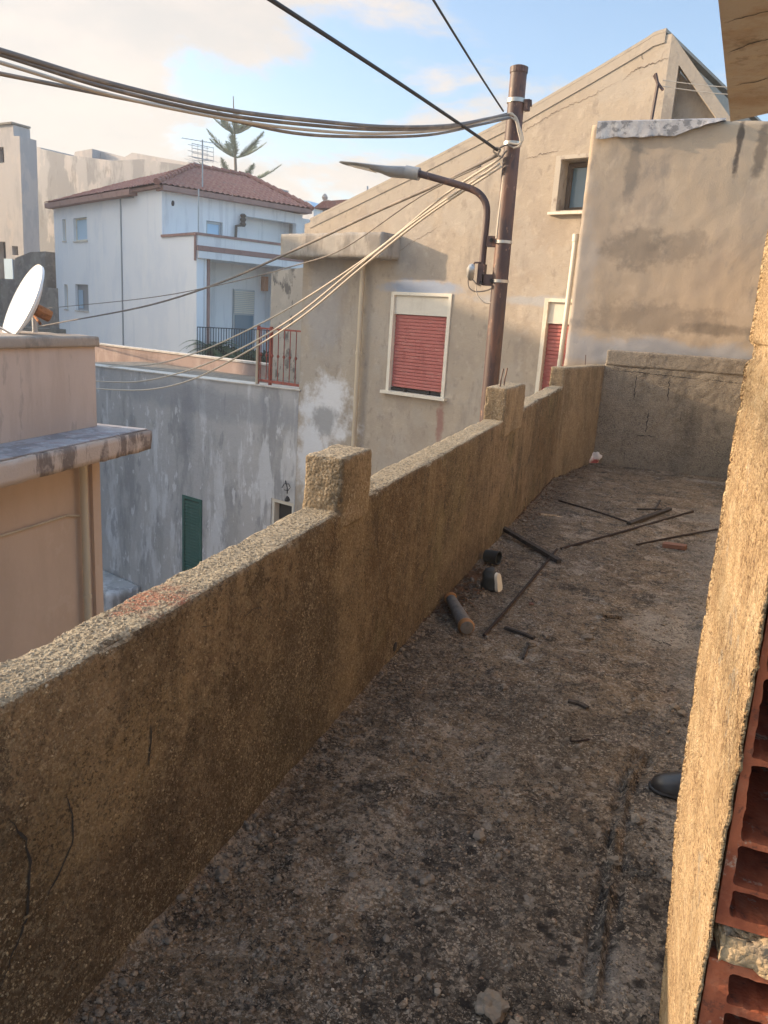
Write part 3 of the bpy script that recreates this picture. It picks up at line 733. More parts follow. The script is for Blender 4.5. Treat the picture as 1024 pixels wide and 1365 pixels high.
# bracket with clothes wires on the roof of the annex
br = thing('wire_bracket', 'rusty angled iron bracket holding washing wires above the annex roof', 'bracket', AN.p(AN.at(868, 160, -.5)[0], -.5, zt))
part('post', M['rust'], br, lambda b: b.tube([AN.w(868, 163, -.5), AN.w(877, 112, -.5), AN.w(874, 98, -.5)], .022, 6))
part('crossarm', M['rust'], br, lambda b: b.tube([AN.w(872, 100, -.5), AN.w(878, 112, -.5), AN.w(884, 120, -.5)], .018, 6))
for (a, c) in (((884, 107), (1000, 111)), ((884, 115), (1000, 121))):
    b = MB(); q0 = AN.w(*a, -.5); q1 = AN.w(*c, -.5); q1 = q0+(q1-q0)*1.8
    b.tube([q0.lerp(q1, i/10) + Vector((0, 0, -.05*math.sin(math.pi*i/10))) for i in range(11)], .005, 5)
    tag(b.build('washing_wire', M['cable_pale']), 'thin pale washing wire from the bracket over the annex, %s one' % ('upper' if a[1] == 107 else 'lower'), 'wire', 'washing wires above the annex')

# ------------------------------------------------------------------ grey streaked wall (lower house left of the gable)
gw = thing('grey_wall_house', 'low house with grey streaked peeling wall beside the lane', 'house', FA.p(-9, -1, GZ))
gtl, gtr = A(100, 485), A(401, 521)
gl0 = A(60, 600)[0]
M['greywall'] = mat('streaked_grey_plaster', (.44, .43, .42),
    layers=[((.27, .27, .272), 1.2, .3, .47, .7, .8), ((.62, .62, .62), 1.9, .25, .54, .70, .8), ((.24, .24, .25), 2.8, .35, .6, .75, .6), ((.46, .44, .41), .9, .5, .5, .7, .4), ((.66, .66, .66), 5., .45, .62, .74, .7)],
    spots=[(FA.w(300, 540), (5, 2, .3), (.27, .28, .30), .6, .9), (FA.w(150, 790), (2., 2, .5), (.16, .17, .17), .6, 1.2), (FA.w(250, 560), (.3, 2, 1.), (.2, .21, .23), .5, 1.5)],
    bumps=((9, .4, .03), (60, .2, .004)))
sh = (A(245, 700)[0], A(269, 700)[0], A(250, 790)[1], A(257, 664)[1])
dr = (A(361, 690)[0], uL-.03, -5.5, A(375, 667)[1])
gout = [(gl0, GZ), (dr[0], GZ), (dr[0], dr[3]), (dr[1], dr[3]), (dr[1], GZ), (uL, GZ), (uL, gtr[1]), (gtl[0], gtl[1]), (gl0, gtl[1])]
part('wall', M['greywall'], gw, lambda b: b.prism(FA, [gout, R4(sh)], -.4, 0.004))
part('deck', M['capgrey'], gw, lambda b: b.box(FA, gl0, uL-.005, -6, -.41, GZ, -.05))
edge_u = [(gl0, gtl[1]), gtl, gtr]
M['trim'] = mat('pale_wall_edge', (.62, .57, .5), layers=[((.4, .36, .3), 6, 1, .5, .7, .5)], bumps=())
part('edge_trim', M['trim'], gw, lambda b: b.prism(FA, [[(u, z+.001) for u, z in edge_u]+[(u, z+.022) for u, z in reversed(edge_u)]], -.4, .03))
so = part('shutter', M['green'], gw, lambda b: b.prism(FA, [R4(sh, -.02), R4(sh, .05)], -.03, .03), label='dark green louvred shutter')
def lou(b):
    n = int((sh[3]-sh[2]-.12)/.07)
    for k in range(n):
        z = sh[2]+.06+k*.07
        vs = [FA.p(u, d, zz) for u in (sh[0]+.051, sh[1]-.051) for d, zz in ((.02, z), (.024, z+.008), (-.03, z+.062), (-.034, z+.054))]
        b.add(vs, [(0, 1, 2, 3), (4, 7, 6, 5), (0, 4, 5, 1), (1, 5, 6, 2), (2, 6, 7, 3), (3, 7, 4, 0)])
part('louvres', M['green'], so, lou)
part('shutter_back', M['dark'], so, lambda b: b.box(FA, sh[0], sh[1], -.1, -.06, sh[2], sh[3]))
do = part('door', M['shutter_box'], gw, lambda b: b.prism(FA, [[(dr[0]-.0, dr[2]), (dr[1], dr[2]), (dr[1], dr[3]), (dr[0], dr[3])], [(dr[0]+.07, dr[2]+.01), (dr[1]-.07, dr[2]+.01), (dr[1]-.07, dr[3]-.07), (dr[0]+.07, dr[3]-.07)]], -.22, -.02))
part('door_leaf', M['bark'], do, lambda b: b.box(FA, dr[0]+.071, dr[1]-.071, -.2, -.15, dr[2]+.02, dr[3]-.5))
part('fanlight', M['dark'], do, lambda b: b.box(FA, dr[0]+.071, dr[1]-.071, -.2, -.16, dr[3]-.48, dr[3]-.071))
# little wall lamp over the door
la = FA.w(381, 653, .12)
wl_ = thing('wall_lamp', 'small dark metal wall lamp above the door of the grey house', 'lamp', la)
part('bracket', M['black'], wl_, lambda b: b.tube([FA.w(381, 645, .0), FA.w(381, 641, .1), FA.w(383, 650, .16), FA.w(383, 658, .16)], .012, 6))
part('lamp_shade', M['black'], wl_, lambda b: b.lathe(FA.w(383, 668, .16), (0, 0, 1), [(.05, 0), (.055, .03), (.03, .08), (.012, .1)], 10))
part('scroll', M['black'], wl_, lambda b: b.tube([FA.w(*p, .05) for p in ((376, 650), (379, 645), (385, 645), (387, 650), (384, 654), (379, 653))], .008, 6))
# ledge by the lane
kb = rough_box(steps(A(100, 800)[0]-3, A(190, 800)[0], .15), steps(.0, .9, .1), steps(GZ, -5.0, .1), rad=.05, amp=.03, freq=3., seed=63.)
kb.v = [FA.p(v.x, v.y+.01, v.z) for v in kb.v]
tag(kb.build('stone_ledge', M['greywall'], smooth='all'), 'rough grey ledge at the foot of the streaked wall', 'ledge')

# pinkish low wall behind the deck and beige stained wall beside it
M['pinkwall'] = mat('pinkish_render', (.40, .30, .26), layers=[((.28, .21, .185), 1.6, .4, .45, .7, .7), ((.5, .4, .35), 3., .4, .55, .75, .5)], bumps=((12, .3, .02),))
pd = -3.2
pw = thing('pink_terrace_wall', 'low pinkish rendered wall at the back of the deck before the white house', 'wall', FA.p(-8, pd, -.2))
pzt = FA.at(240, 473, pd)[1]; pu1 = FA.at(357, 490, pd)[0]
part('wall', M['pinkwall'], pw, lambda b: b.box(FA, FA.at(60, 500, pd)[0]-2, pu1, pd-.2, pd, -2., pzt))
part('coping', M['trim'], pw, lambda b: b.box(FA, FA.at(60, 500, pd)[0]-2, pu1+.01, pd-.23, pd+.03, pzt+.001, pzt+.05))
sd_ = -3.25
sw = thing('stained_side_wall', 'tall beige wall with black mould stains between the white house and the gable house', 'wall', FA.p(-6, sd_, -.2))
s0 = FA.at(361, 400, sd_); s1 = FA.at(410, 400, sd_)
M['mould'] = mat('mouldy_beige_plaster', (.44, .38, .31), layers=[((.12, .11, .1), 3.2, .5, .56, .68, .85), ((.55, .48, .39), 2., 1, .5, .7, .5)], bumps=((12, .3, .02),))
part('wall', M['mould'], sw, lambda b: b.prism(FA, [[(s0[0], -2), (s1[0]+.6, -2), (s1[0]+.6, FA.at(402, 352, sd_)[1]), (s0[0], FA.at(361, 362, sd_)[1])]], sd_-2., sd_))

# red railing on the deck edge
rr_ = thing('red_railing', 'rusty red iron railing on the deck edge beside the gable house corner', 'railing', FA.p(FA.at(372, 500, -.15)[0], -.15, 0))
def uz(x, y, d=-.15): return FA.at(x, y, d)
ra, rb = uz(345, 437)[0], uL-.02
zt_, zb_ = uz(372, 439)[1], uz(372, 514)[1]+.03
part('top_rail', M['redrail'], rr_, lambda b: b.box(FA, ra, rb, -.17, -.13, zt_-.02, zt_+.012))
part('bottom_rail', M['redrail'], rr_, lambda b: b.box(FA, ra, rb, -.17, -.13, zb_, zb_+.05))
bm_ = MB(); hh = zt_-.02-(zb_+.05)
def bal(b, u, d, z0, z1, r=.009):
    b.tube([FA.p(u, d, z0), FA.p(u, d, z1)], r, 6)
    zm = (z0+z1)/2-.05
    b.lathe(FA.p(u, d, zm), (0, 0, 1), [(.008, 0), (.026, .03), (.026, .05), (.008, .08)], 8)
n_b = 8
for k in range(n_b):
    part('baluster', M['redrail'], rr_, lambda b: bal(b, ra+(rb-ra)*(k+.5)/n_b, -.15, zb_+.05, zt_-.02))
for u in (ra, uz(361, 470)[0]):
    part('post', M['redrail'], rr_, lambda b: b.box(FA, u-.025, u+.02, -.18, -.125, uz(345, 514)[1]-.05, zt_+.04))
cp = MB(); cp.tube([FA.w(342, 514, -.05), FA.w(343, 470, -.05), FA.w(344, 440, -.05)], .025, 8)
tag(cp.build('conduit_post', M['pipe'], smooth=True), 'cream upright conduit in front of the left end of the red railing', 'pipe')

# ------------------------------------------------------------------ near beige building
M['beige'] = mat('peach_smooth_render', (.58, .435, .33), layers=[((.5, .37, .275), .9, .5, .45, .7, .6), ((.42, .295, .22), 2.2, .12, .54, .78, .45), ((.62, .49, .39), 4., .8, .58, .8, .4)], bumps=((120, .2, .003), (10, .15, .01)))
M['beige_top'] = mat('pale_pink_render', (.56, .44, .36), layers=[((.46, .35, .28), 1.4, .3, .45, .7, .6), ((.34, .265, .22), 2.2, .15, .53, .8, .55), ((.26, .22, .19), 7., .3, .62, .8, .35)], bumps=((90, .3, .004),))
M['coping'] = mat('weathered_coping', (.36, .30, .245), layers=[((.22, .19, .16), 4., .6, .45, .7, .7), ((.46, .36, .28), 3., 1, .55, .72, .5)], bumps=((50, .5, .008),))
M['slabedge'] = mat('stained_slab_edge', (.52, .41, .33), layers=[((.17, .13, .11), 3.4, .3, .47, .6, .9), ((.58, .48, .4), 5., 1, .55, .7, .4)], bumps=((40, .5, .01),))
M['slabtop'] = mat('grey_blue_slab_top', (.36, .34, .34), layers=[((.2, .18, .18), 5., 1, .45, .65, .7), ((.3, .2, .19), 3., 1, .5, .7, .5), ((.48, .48, .5), 7., 1, .58, .7, .5)], bumps=((50, .5, .01),))
be = thing('beige_building', 'near peach rendered building with projecting slab across the lane', 'building', BE.p(-2, -2, GZ))
su1 = BE.at(203, 585)[0]; stz = BE.at(203, 573)[1]; sbz = BE.at(203, 599)[1]
# wall set back so that its corner falls under the slab
def corner_d():
    # upper block foot at (128,570) on slab top
    q = onz(128, 570, stz); return (q-BE.o).dot(BE.U), (q-BE.o).dot(BE.N)
cu_, cd_ = corner_d()
cd_ = max(-.6, min(-.25, cd_))
wu1 = BE.at(128, 640, cd_)[0]
uu1 = BE.at(128, 520, cd_)[0]
part('lower_wall', M['beige'], be, lambda b: b.box(BE, -5., wu1, -7, cd_, GZ, sbz))
sb1 = rough_box(steps(-5., su1, .06), steps(-2.4, 0., .08), steps(sbz, stz, .05), rad=.012, amp=.006, freq=12., amp2=.006, seed=71.)
sb1.v = [BE.p(v.x, v.y, v.z) for v in sb1.v]
sb1.build('slab', M['slabedge'], be, smooth='all')
part('slab_topping', M['slabtop'], be, lambda b: b.box(BE, -4.98, su1-.03, -2.35, -.03, stz+.002, stz+.012))
uz1 = BE.at(128, 462, cd_)[1]; uz2 = BE.at(128, 448, cd_)[1]
part('upper_wall', M['beige_top'], be, lambda b: b.box(BE, -5., uu1, -2.2, cd_, stz+.013, uz1))
cp2 = rough_box(steps(-5., uu1+.03, .05), steps(-2.2, cd_+.03, .08), steps(uz1, uz2, .03), rad=.01, amp=.005, freq=12., amp2=.006, seed=73.)
cp2.v = [BE.p(v.x, v.y, v.z) for v in cp2.v]
cp2.build('coping', M['coping'], be, smooth='all')
pu = BE.at(112, 700, cd_+.05)[0]
part('downpipe', M['pipe'], be, lambda b: (b.tube([BE.p(pu, cd_+.06, z) for z in (sbz, -.2, -1.5, -3.5)], .034, 10), b.tube([BE.p(pu, cd_+.06, z) for z in (BE.at(112, 795, cd_)[1], BE.at(112, 790, cd_)[1])], .041, 10)), smooth=True, label='peach downpipe in the corner')
part('corner_pilaster', M['beige'], be, lambda b: b.box(BE, wu1-.10, wu1+.012, cd_-.1, cd_+.035, GZ, sbz))
part('wall_cable', M['pipe'], be, lambda b: b.tube([BE.w(-40, 727, cd_+.02), BE.w(0, 715, cd_+.02), BE.w(55, 698, cd_+.02), BE.w(90, 687, cd_+.02), BE.w(107, 688, cd_+.02)], .010, 6))

# satellite dish on that roof
dc = BE.w(29, 403, -.75)
ds_ = thing('satellite_dish', 'white oval satellite dish tilted on the beige building roof', 'satellite dish', (dc.x, dc.y, uz2))
dist = (dc-EYE).length; rad = 46.5/F*dist*1.03
toC = (EYE-dc).normalized(); right = Vector((toC.y, -toC.x, 0)).normalized()*-1
nrm = (toC*.24 + right*(-.88) + Vector((0, 0, .42))).normalized()
def dishf(b):
    a = nrm.cross(Vector((0, 0, 1))).normalized(); c = a.cross(nrm).normalized()
    n, m = 10, 36; vs = []; fs = []
    for s_, off in ((1, 0), (1, -.012)):
        k0_ = len(vs)
        for i in range(n+1):
            f = i/n
            for j in range(m):
                q = 2*math.pi*j/m
                vs.append(dc + (a*math.cos(q)*.93 + c*math.sin(q)*1.02)*rad*f + nrm*(.09*(f*f-1)*1. + off - (.008 if f == 1 and off else 0)))
        for i in range(n):
            for j in range(m): fs.append((k0_+i*m+j, k0_+i*m+(j+1) % m, k0_+(i+1)*m+(j+1) % m, k0_+(i+1)*m+j))
    k = n*m; t2 = (n+1)*m
    fs += [(k+j, k+(j+1) % m, t2+k+(j+1) % m, t2+k+j) for j in range(m)]
    b.add(vs, fs)
part('reflector', M['dish'], ds_, dishf, smooth=True)
bk = dc - nrm*.12; pb0 = BE.w(47, 448, -.95)
part('bracket', M['rusty'], ds_, lambda b: (b.tube([bk, bk-nrm*.12], .05, 8), b.tube([bk-nrm*.06+Vector((0, 0, .02)), Vector((pb0.x, pb0.y, bk.z))], .02, 6), b.tube([bk-nrm*.03-Vector((0, 0, .1)), Vector((pb0.x, pb0.y, bk.z-.06))], .012, 6)))
part('mast', M['alu'], ds_, lambda b: b.tube([Vector((pb0.x, pb0.y, uz2-.06)), Vector((pb0.x, pb0.y, bk.z+.14))], .022, 10), smooth=True)
arm0 = dc - Vector((0, 0, rad*.92)) + nrm*.0
part('feed_arm', M['alu'], ds_, lambda b: (b.tube([arm0, arm0+nrm*.2+Vector((0, 0, .02)), arm0+nrm*.34+Vector((0, 0, .12))], .01, 6), b.tube([arm0+nrm*.31+Vector((0, 0, .12)), arm0+nrm*.36+Vector((0, 0, .14))], .03, 10)))

# ------------------------------------------------------------------ white house
M['white'] = mat('blue_white_render', (.80, .81, .82), layers=[((.70, .73, .77), .5, .6, .45, .7, .6), ((.84, .84, .83), .9, .3, .55, .75, .5), ((.66, .69, .73), 1.6, .12, .6, .8, .4)], bumps=((20, .1, .01),))
M['white2'] = mat('dusty_white_render', (.76, .75, .74), layers=[((.56, .55, .55), 4., .06, .52, .7, .5), ((.8, .79, .76), 1., .5, .5, .7, .5)], bumps=())
wh = thing('white_house', 'two storey white house with hipped terracotta tile roof and balcony', 'house', WL.p(au-4, -4, GZ))
B = WL.at
lu = B(72, 300)[0]
ze = (WU.at(400, 288)[1]*.5 + B(150, 262)[1]*.5)
ze = B(150, 258)[1]
print('ze', ze, WU.at(405, 286), B(75, 270), B(216, 255), 'corner dist', (Cc).length)
def wl_rect(x0, y0, x1, y1):
    a = B(x0, y0); c = B(x1, y1); m_ = B((x0+x1)/2, (y0+y1)/2)
    return (B(x0, (y0+y1)/2)[0], B(x1, (y0+y1)/2)[0], B((x0+x1)/2, y1)[1], B((x0+x1)/2, y0)[1])
wins = [wl_rect(98, 290, 116, 321), wl_rect(83.5, 292, 88, 321), wl_rect(100.5, 379, 118, 414), wl_rect(86, 379, 90.5, 412)]
outL = [(lu, GZ), (cu, GZ), (cu, B(262, 313)[1]), (B(222, 315)[0], B(262, 313)[1]), (B(222, 315)[0], ze-.05), (lu, ze-.05)]
zpar = B(262, 313)[1]
outL = [(lu, GZ), (cu, GZ), (cu, zpar), (au, zpar), (au, ze-.05), (lu, ze-.05)]
part('side_wall', M['white'], wh, lambda b: b.prism(WL, [outL]+[R4(w) for w in wins], -.3, 0))
for i, w in enumerate(wins):
    wo = part('window', M['white_frame'] if i != 2 else M['alu'], wh, lambda b: b.prism(WL, [R4(w, .005), R4(w, .07)], -.2, -.12))
    part('pane', (M['glass_pale'], M['glass'], M['alu'], M['glass'])[i], wo, lambda b: b.box(WL, w[0]+.06, w[1]-.06, -.18, -.16, w[2]+.06, w[3]-.06))
    part('sill', M['trim'], wo, lambda b: b.box(WL, w[0]-.04, w[1]+.04, -.11, .04, w[2]-.06, w[2]-.001))
    if i == 2: part('blind', M['glass_pale'], wo, lambda b: [b.box(WL, w[0]+.1+k*.11, w[0]+.17+k*.11, -.13, -.12, w[2]+.1, w[3]-.25) for k in range(5)])
# raised pipe line / joint on side wall
part('drain_line', M['alu'], wh, lambda b: b.tube([WL.p(B(164, 400)[0], .03, -1), WL.p(B(164, 400)[0], .03, B(162, 265)[1]), WL.p(B(179, 263)[0], .03, B(179, 263)[1]), WL.p(B(179, 250)[0], .03, ze-.1)], .03, 6))
part('vent', M['dark'], wh, lambda b: b.lathe(WL.w(231, 271, -.0), WL.N, [(.1, 0), (.1, .03)], 12))
# upper front wall, hidden body
frl = WU.at(403, 300)[0]
print('frl', frl, 'slab z', WR.at(262, 345), WR.at(400, 357), 'par', WR.at(262, 312), WR.at(400, 331))
uw = (WU.at(275, 305)[0], WU.at(297, 305)[0], WU.at(285, 318)[1], WU.at(285, 295)[1])
ol = (WU.at(321, 305)[0], WU.at(395, 305)[0], WU.at(345, 326)[1]-.6, WU.at(350, 291)[1])
part('upper_front_wall', M['white2'], wh, lambda b: b.prism(WU, [[(0, 0), (frl, 0), (frl, ze-.25), (0, ze-.05)], R4(uw), R4(ol)], -.3, -.001))
wo = part('window', M['alu'], wh, lambda b: b.prism(WU, [R4(uw, .005), R4(uw, .1)], -.2, -.12)); part('pane', M['glass_pale'], wo, lambda b: b.box(WU, uw[0]+.08, uw[1]-.08, -.18, -.16, uw[2]+.08, uw[3]-.08))
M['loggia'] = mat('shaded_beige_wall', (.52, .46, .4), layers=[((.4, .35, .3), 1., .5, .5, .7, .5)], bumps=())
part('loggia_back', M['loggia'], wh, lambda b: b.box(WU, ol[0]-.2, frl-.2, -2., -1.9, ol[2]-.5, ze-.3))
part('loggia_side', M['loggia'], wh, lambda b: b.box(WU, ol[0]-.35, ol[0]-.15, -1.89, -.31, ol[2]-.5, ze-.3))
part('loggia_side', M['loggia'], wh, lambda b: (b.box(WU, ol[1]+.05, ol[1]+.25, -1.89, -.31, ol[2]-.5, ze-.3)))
lw = part('window', M['alu'], wh, lambda b: b.box(WU, WU.at(332, 310, -1.9)[0], WU.at(354, 310, -1.9)[0], -1.89, -1.83, WU.at(340, 330, -1.9)[1], WU.at(343, 306, -1.9)[1]))
part('pane', M['dark'], lw, lambda b: b.box(WU, WU.at(333, 310, -1.9)[0], WU.at(353, 310, -1.9)[0], -1.825, -1.815, WU.at(340, 329, -1.9)[1], WU.at(343, 307, -1.9)[1]))
part('door', M['white_frame'], wh, lambda b: b.box(WU, WU.at(374, 310, -1.9)[0], WU.at(386, 310, -1.9)[0], -1.89, -1.83, WU.at(340, 340, -1.9)[1], WU.at(380, 297, -1.9)[1]))
part('flue', M['bark'], wh, lambda b: (b.tube([WU.w(314, 322, .15), WU.w(315, 301, .15), WU.w(323, 300, .15)], .06, 8), b.lathe(WU.w(324, 302, .15), (0, 0, 1), [(.08, 0), (.14, .1), (.08, .18), (.14, .28), (.08, .36), (.14, .44), (.07, .5)], 8)))
part('body', M['white2'], wh, lambda b: b.box(WU, .32, frl-.01, -9., -2.05, GZ, ze-.3))
part('body_side', M['white2'], wh, lambda b: b.prism(Fr((WL.o.x, WL.o.y), 117), [[(lu, GZ), (au-.32, GZ), (au-.32, ze-.3), (lu, ze-.3)]], -8., -.31))
# balcony
fr_len = WR.at(402, 350)[0]
zs1 = (WR.at(262, 345)[1]+WR.at(400, 357)[1])/2
zs0 = (WR.at(262, 338)[1]+WR.at(400, 349)[1])/2
zp = zpar
bal_ = part('balcony', M['white2'], wh, lambda b: (b.box(WR, .02, fr_len, -.2, .05, zs1+.25, zp-.001), b.box(WR, 0.02, fr_len, -3., .12, zs1, zs1+.249)))
part('handrail', M['fascia'], bal_, lambda b: (b.box(WR, -.02, fr_len, -.16, .08, zp, zp+.09), b.box(WL, au, cu+.02, -.1, .06, zpar, zpar+.09)))
part('drip_moulding', M['fascia'], bal_, lambda b: b.box(WR, -.02, fr_len+.0, .051, .13, zs1+.26, zs1+.44))
part('mast', M['alu'], bal_, lambda b: b.tube([WR.p(.12, -.1, zp+.09), WR.p(.12, -.1, zp+1.6)], .025, 6))
part('rain_stack', M['fascia'], wh, lambda b: b.tube([WL.p(cu-.03, .04, zpar), WL.p(cu-.03, .04, zs1-.1)], .05, 6))
# ground loggia under the balcony
zg = WR.at(262, 468)[1]-.6
part('loggia_wall', M['white2'], wh, lambda b: b.box(WR, .3, fr_len, -1.5, -1.4, GZ, zs1))
part('corner_post', M['white2'], wh, lambda b: b.box(WR, .32, .42, -.35, -.02, GZ, zs1-.001))
part('side_pier', M['white2'], wh, lambda b: b.box(WR, WR.at(377, 400)[0], fr_len, -1.39, -.02, GZ, zs1-.001))
part('rain_stack', M['fascia'], wh, lambda b: b.tube([WR.p(WR.at(268, 400)[0]+.35, -.2, GZ), WR.p(WR.at(268, 400)[0]+.35, -.2, zs1)], .11, 8))
L = lambda x, y: WR.at(x, y, -1.4)
d0 = part('door', M['alu'], wh, lambda b: b.prism(WR, [[(L(310, 420)[0], zg), (L(338, 420)[0], zg), (L(338, 420)[0], L(324, 386)[1]), (L(310, 420)[0], L(324, 386)[1])]], -1.399, -1.34), label='tall balcony door with half lowered blind')
def blind(b):
    z1 = L(324, 388)[1]; z0 = L(324, 418)[1]; n = 12
    for k in range(n): b.box(WR, L(311, 420)[0], L(337, 420)[0], -1.335, -1.30, z0+(z1-z0)*k/n+.01, z0+(z1-z0)*(k+.85)/n)
part('blind', M['shutter_box'], d0, blind)
part('pane', M['glass'], d0, lambda b: b.box(WR, L(312, 420)[0], L(336, 420)[0], -1.335, -1.32, zg+.1, L(324, 420)[1]))
M['orange'] = mat('orange_cover', (.55, .3, .18), bumps=())
part('meter_box', M['orange'], wh, lambda b: b.box(WR, L(348, 380)[0], L(360, 380)[0], -1.399, -1.15, L(354, 388)[1], L(354, 369)[1]))
# roof: hipped, rolled tiles
ov = .35
e0 = WL.p(lu-.2, ov, ze); e1 = WL.p(au+.28, ov, ze)
e2 = WU.p(frl+.25, ov, ze)
apex = WU.w(258, 222, -3.2)
hr = apex.z
print('apex', apex, 'e', e0, e1, e2)
back_r = WU.p(frl+.25, -9, ze); back_l = WL.p(lu-.2, -8, ze)
rid2 = WU.p(max(frl-3.5, 2.), -4.2, hr)
rid2 = apex + WU.U*(WU.at(330, 250, -3.2)[0]-WU.at(258, 222, -3.2)[0]); rid2.z = hr
M_ = 0
def tilesurf(b, A0, A1, T0, T1, pitch=.24, row=.38, amp=.055):
    """tile field between eave A0-A1 and upper line T0-T1"""
    wlen = (A1-A0).length; sl_ = ((T0+T1)/2-(A0+A1)/2).length
    nu = int(wlen/pitch*6); nv = int(sl_/row)*3; vs = []
    nn = (A1-A0).cross(T0-A0).normalized() if (T0-A0).length > .1 else (A1-A0).cross(T1-A0).normalized()
    if nn.z < 0: nn = -nn
    for j in range(nv+1):
        f = j/nv
        for i in range(nu+1):
            g = i/nu; p = A0.lerp(A1, g).lerp(T0.lerp(T1, g), f)
            along = (p-A0).dot((A1-A0).normalized())
            h = amp*abs(math.sin(math.pi*along/pitch)) - .045*((j % 3)/3.)
            h += .01*mn.noise(p*3)
            vs.append(p+nn*h)
    b.add(vs, [(j*(nu+1)+i, j*(nu+1)+i+1, (j+1)*(nu+1)+i+1, (j+1)*(nu+1)+i) for j in range(nv) for i in range(nu)])
def roof(b):
    tilesurf(b, e1, e2, apex, rid2)
    lb = WL.p(lu-.2, -4, hr-.9)
    tilesurf(b, e0, e1, e0.lerp(apex, .5)+(apex-e1)*.2, apex)
    tilesurf(b, e2, back_r, rid2, rid2)
    tilesurf(b, back_r, back_l, rid2, apex, pitch=.5)
    tilesurf(b, back_l, e0, apex, e0.lerp(apex, .5)+(apex-e1)*.2, pitch=.5)
ro = part('roof', M['tile'], wh, roof)
def ridget(b):
    for a_, c_ in ((e1, apex), (apex, rid2), (rid2, e2)):
        n = int((c_-a_).length/.4)
        for k in range(n):
            p = a_.lerp(c_, k/n); q = a_.lerp(c_, (k+1.1)/n)
            b.tube([p+Vector((0, 0, .06)), q+Vector((0, 0, .03))], .13, 8, r2=.10)
part('ridge_tiles', M['tile'], ro, ridget)
part('eave', M['fascia'], wh, lambda b: (b.box(WL, lu-.2, B(183, 250)[0], -.3, ov, ze-.24, ze-.02), b.box(WU, -.1, frl+.25, -.3, ov, ze-.2, ze-.02), b.box(WL, lu-.2, au+.2, -.3, ov-.12, ze-.12, ze-.021)))
# black garden railing + plants before the loggia
bd = .9
bra = thing('black_railing', 'black iron railing with curls in front of the white house loggia', 'railing', WR.p(2, bd, zg))
g0, g1 = WR.at(263, 450, bd)[0], WR.at(374, 450, bd)[0]
gz0, gz1 = WR.at(262, 475, bd)[1]-.2, WR.at(300, 437, bd)[1]
part('top_rail', M['black'], bra, lambda b: b.box(WR, g0, g1, bd-.02, bd+.02, gz1-.03, gz1))
nb = 34
for k in range(nb):
    part('baluster', M['black'], bra, lambda b: b.tube([WR.p(g0+(g1-g0)*k/(nb-1), bd, gz0), WR.p(g0+(g1-g0)*k/(nb-1), bd, gz1-.03)], .014, 5))
part('base_rail', M['black'], bra, lambda b: b.box(WR, g0, g1, bd-.02, bd+.02, gz0-.05, gz0))
# terrace under it
gt = MB(); gt.box(WR, -.2, fr_len+.5, -1.38, 1.1, GZ, gz0-.051); tag(gt.build('garden_terrace', M['white2']), 'raised white terrace edge in front of the white house loggia', 'terrace')
def cycad(name, c, r, n, label, cat):
    t_ = thing(name, label, cat, c)
    part('trunk', M['bark'], t_, lambda b: b.lathe(c, (0, 0, 1), [(.12*r, 0), (.14*r, .15*r), (.1*r, .35*r)], 10))
    def fr(b):
        rnd = random.Random(5)
        for k in range(n):
            a = 2*math.pi*k/n*2.4+rnd.random()*.3; ln = r*rnd.uniform(.8, 1.1); rise = rnd.uniform(.25, .95)
            dv = Vector((math.cos(a), math.sin(a), 0)); pts = []
            for i in range(11):
                f = i/10; pts.append(c + Vector((0, 0, .35*r)) + dv*ln*f + Vector((0, 0, ln*(rise*f*1.3 - f*f*(.55+rise*.5)))))
            b.tube(pts, .012*r+.004, 4, r2=.003)
            for i in range(1, 11):
                p = pts[i]; tdir = (pts[i]-pts[i-1]).normalized(); sd2 = tdir.cross(Vector((0, 0, 1))).normalized()
                for sg in (-1, 1):
                    for sub in (0, .5):
                        q = p - tdir*sub*ln*.1; tip = q + (sd2*sg*.9+tdir*.5-Vector((0, 0, .15)))*ln*.22*math.sin(math.pi*(.12+.8*i/10))
                        wv = tdir*.02*ln
                        b.add([q-wv, q+wv, tip], [(0, 1, 2)])
    part('fronds', M['leaf2'], t_, fr)
    return t_
cyc = WR.w(283, 458, .35)
cycad('cycad_palm', Vector((cyc.x, cyc.y, gz0)), 1.15, 26, 'dark green cycad palm behind the black railing of the white house', 'plant')
def bush(name, c, r, n, label, grp=None):
    def f(b):
        rnd = random.Random(int(abs(c.x)*100))
        for k in range(n):
            dv = Vector((rnd.gauss(0, 1), rnd.gauss(0, 1), abs(rnd.gauss(0, 1)))).normalized()*rnd.uniform(.3, 1)*r
            p = c+dv; a = Vector((rnd.gauss(0, 1), rnd.gauss(0, 1), rnd.gauss(0, 1))).normalized()*r*.16; bb = a.orthogonal().normalized()*r*.09
            b.add([p-a, p+bb, p+a, p-bb], [(0, 1, 2, 3)])
    b = MB(); f(b); o = b.build(name, M['leaf2']); return tag(o, label, 'plant', grp)
for i, (x, lab) in enumerate(((303, 'leafy potted shrub right of the cycad behind the black railing'), (331, 'leafy shrub before the tall door behind the black railing'), (354, 'leafy shrub at the right end of the black railing'))):
    q = WR.w(x, 462, .5); bush('potted_shrub', Vector((q.x, q.y, gz0)), .62-.08*i, 420, lab, 'shrubs behind the black railing')

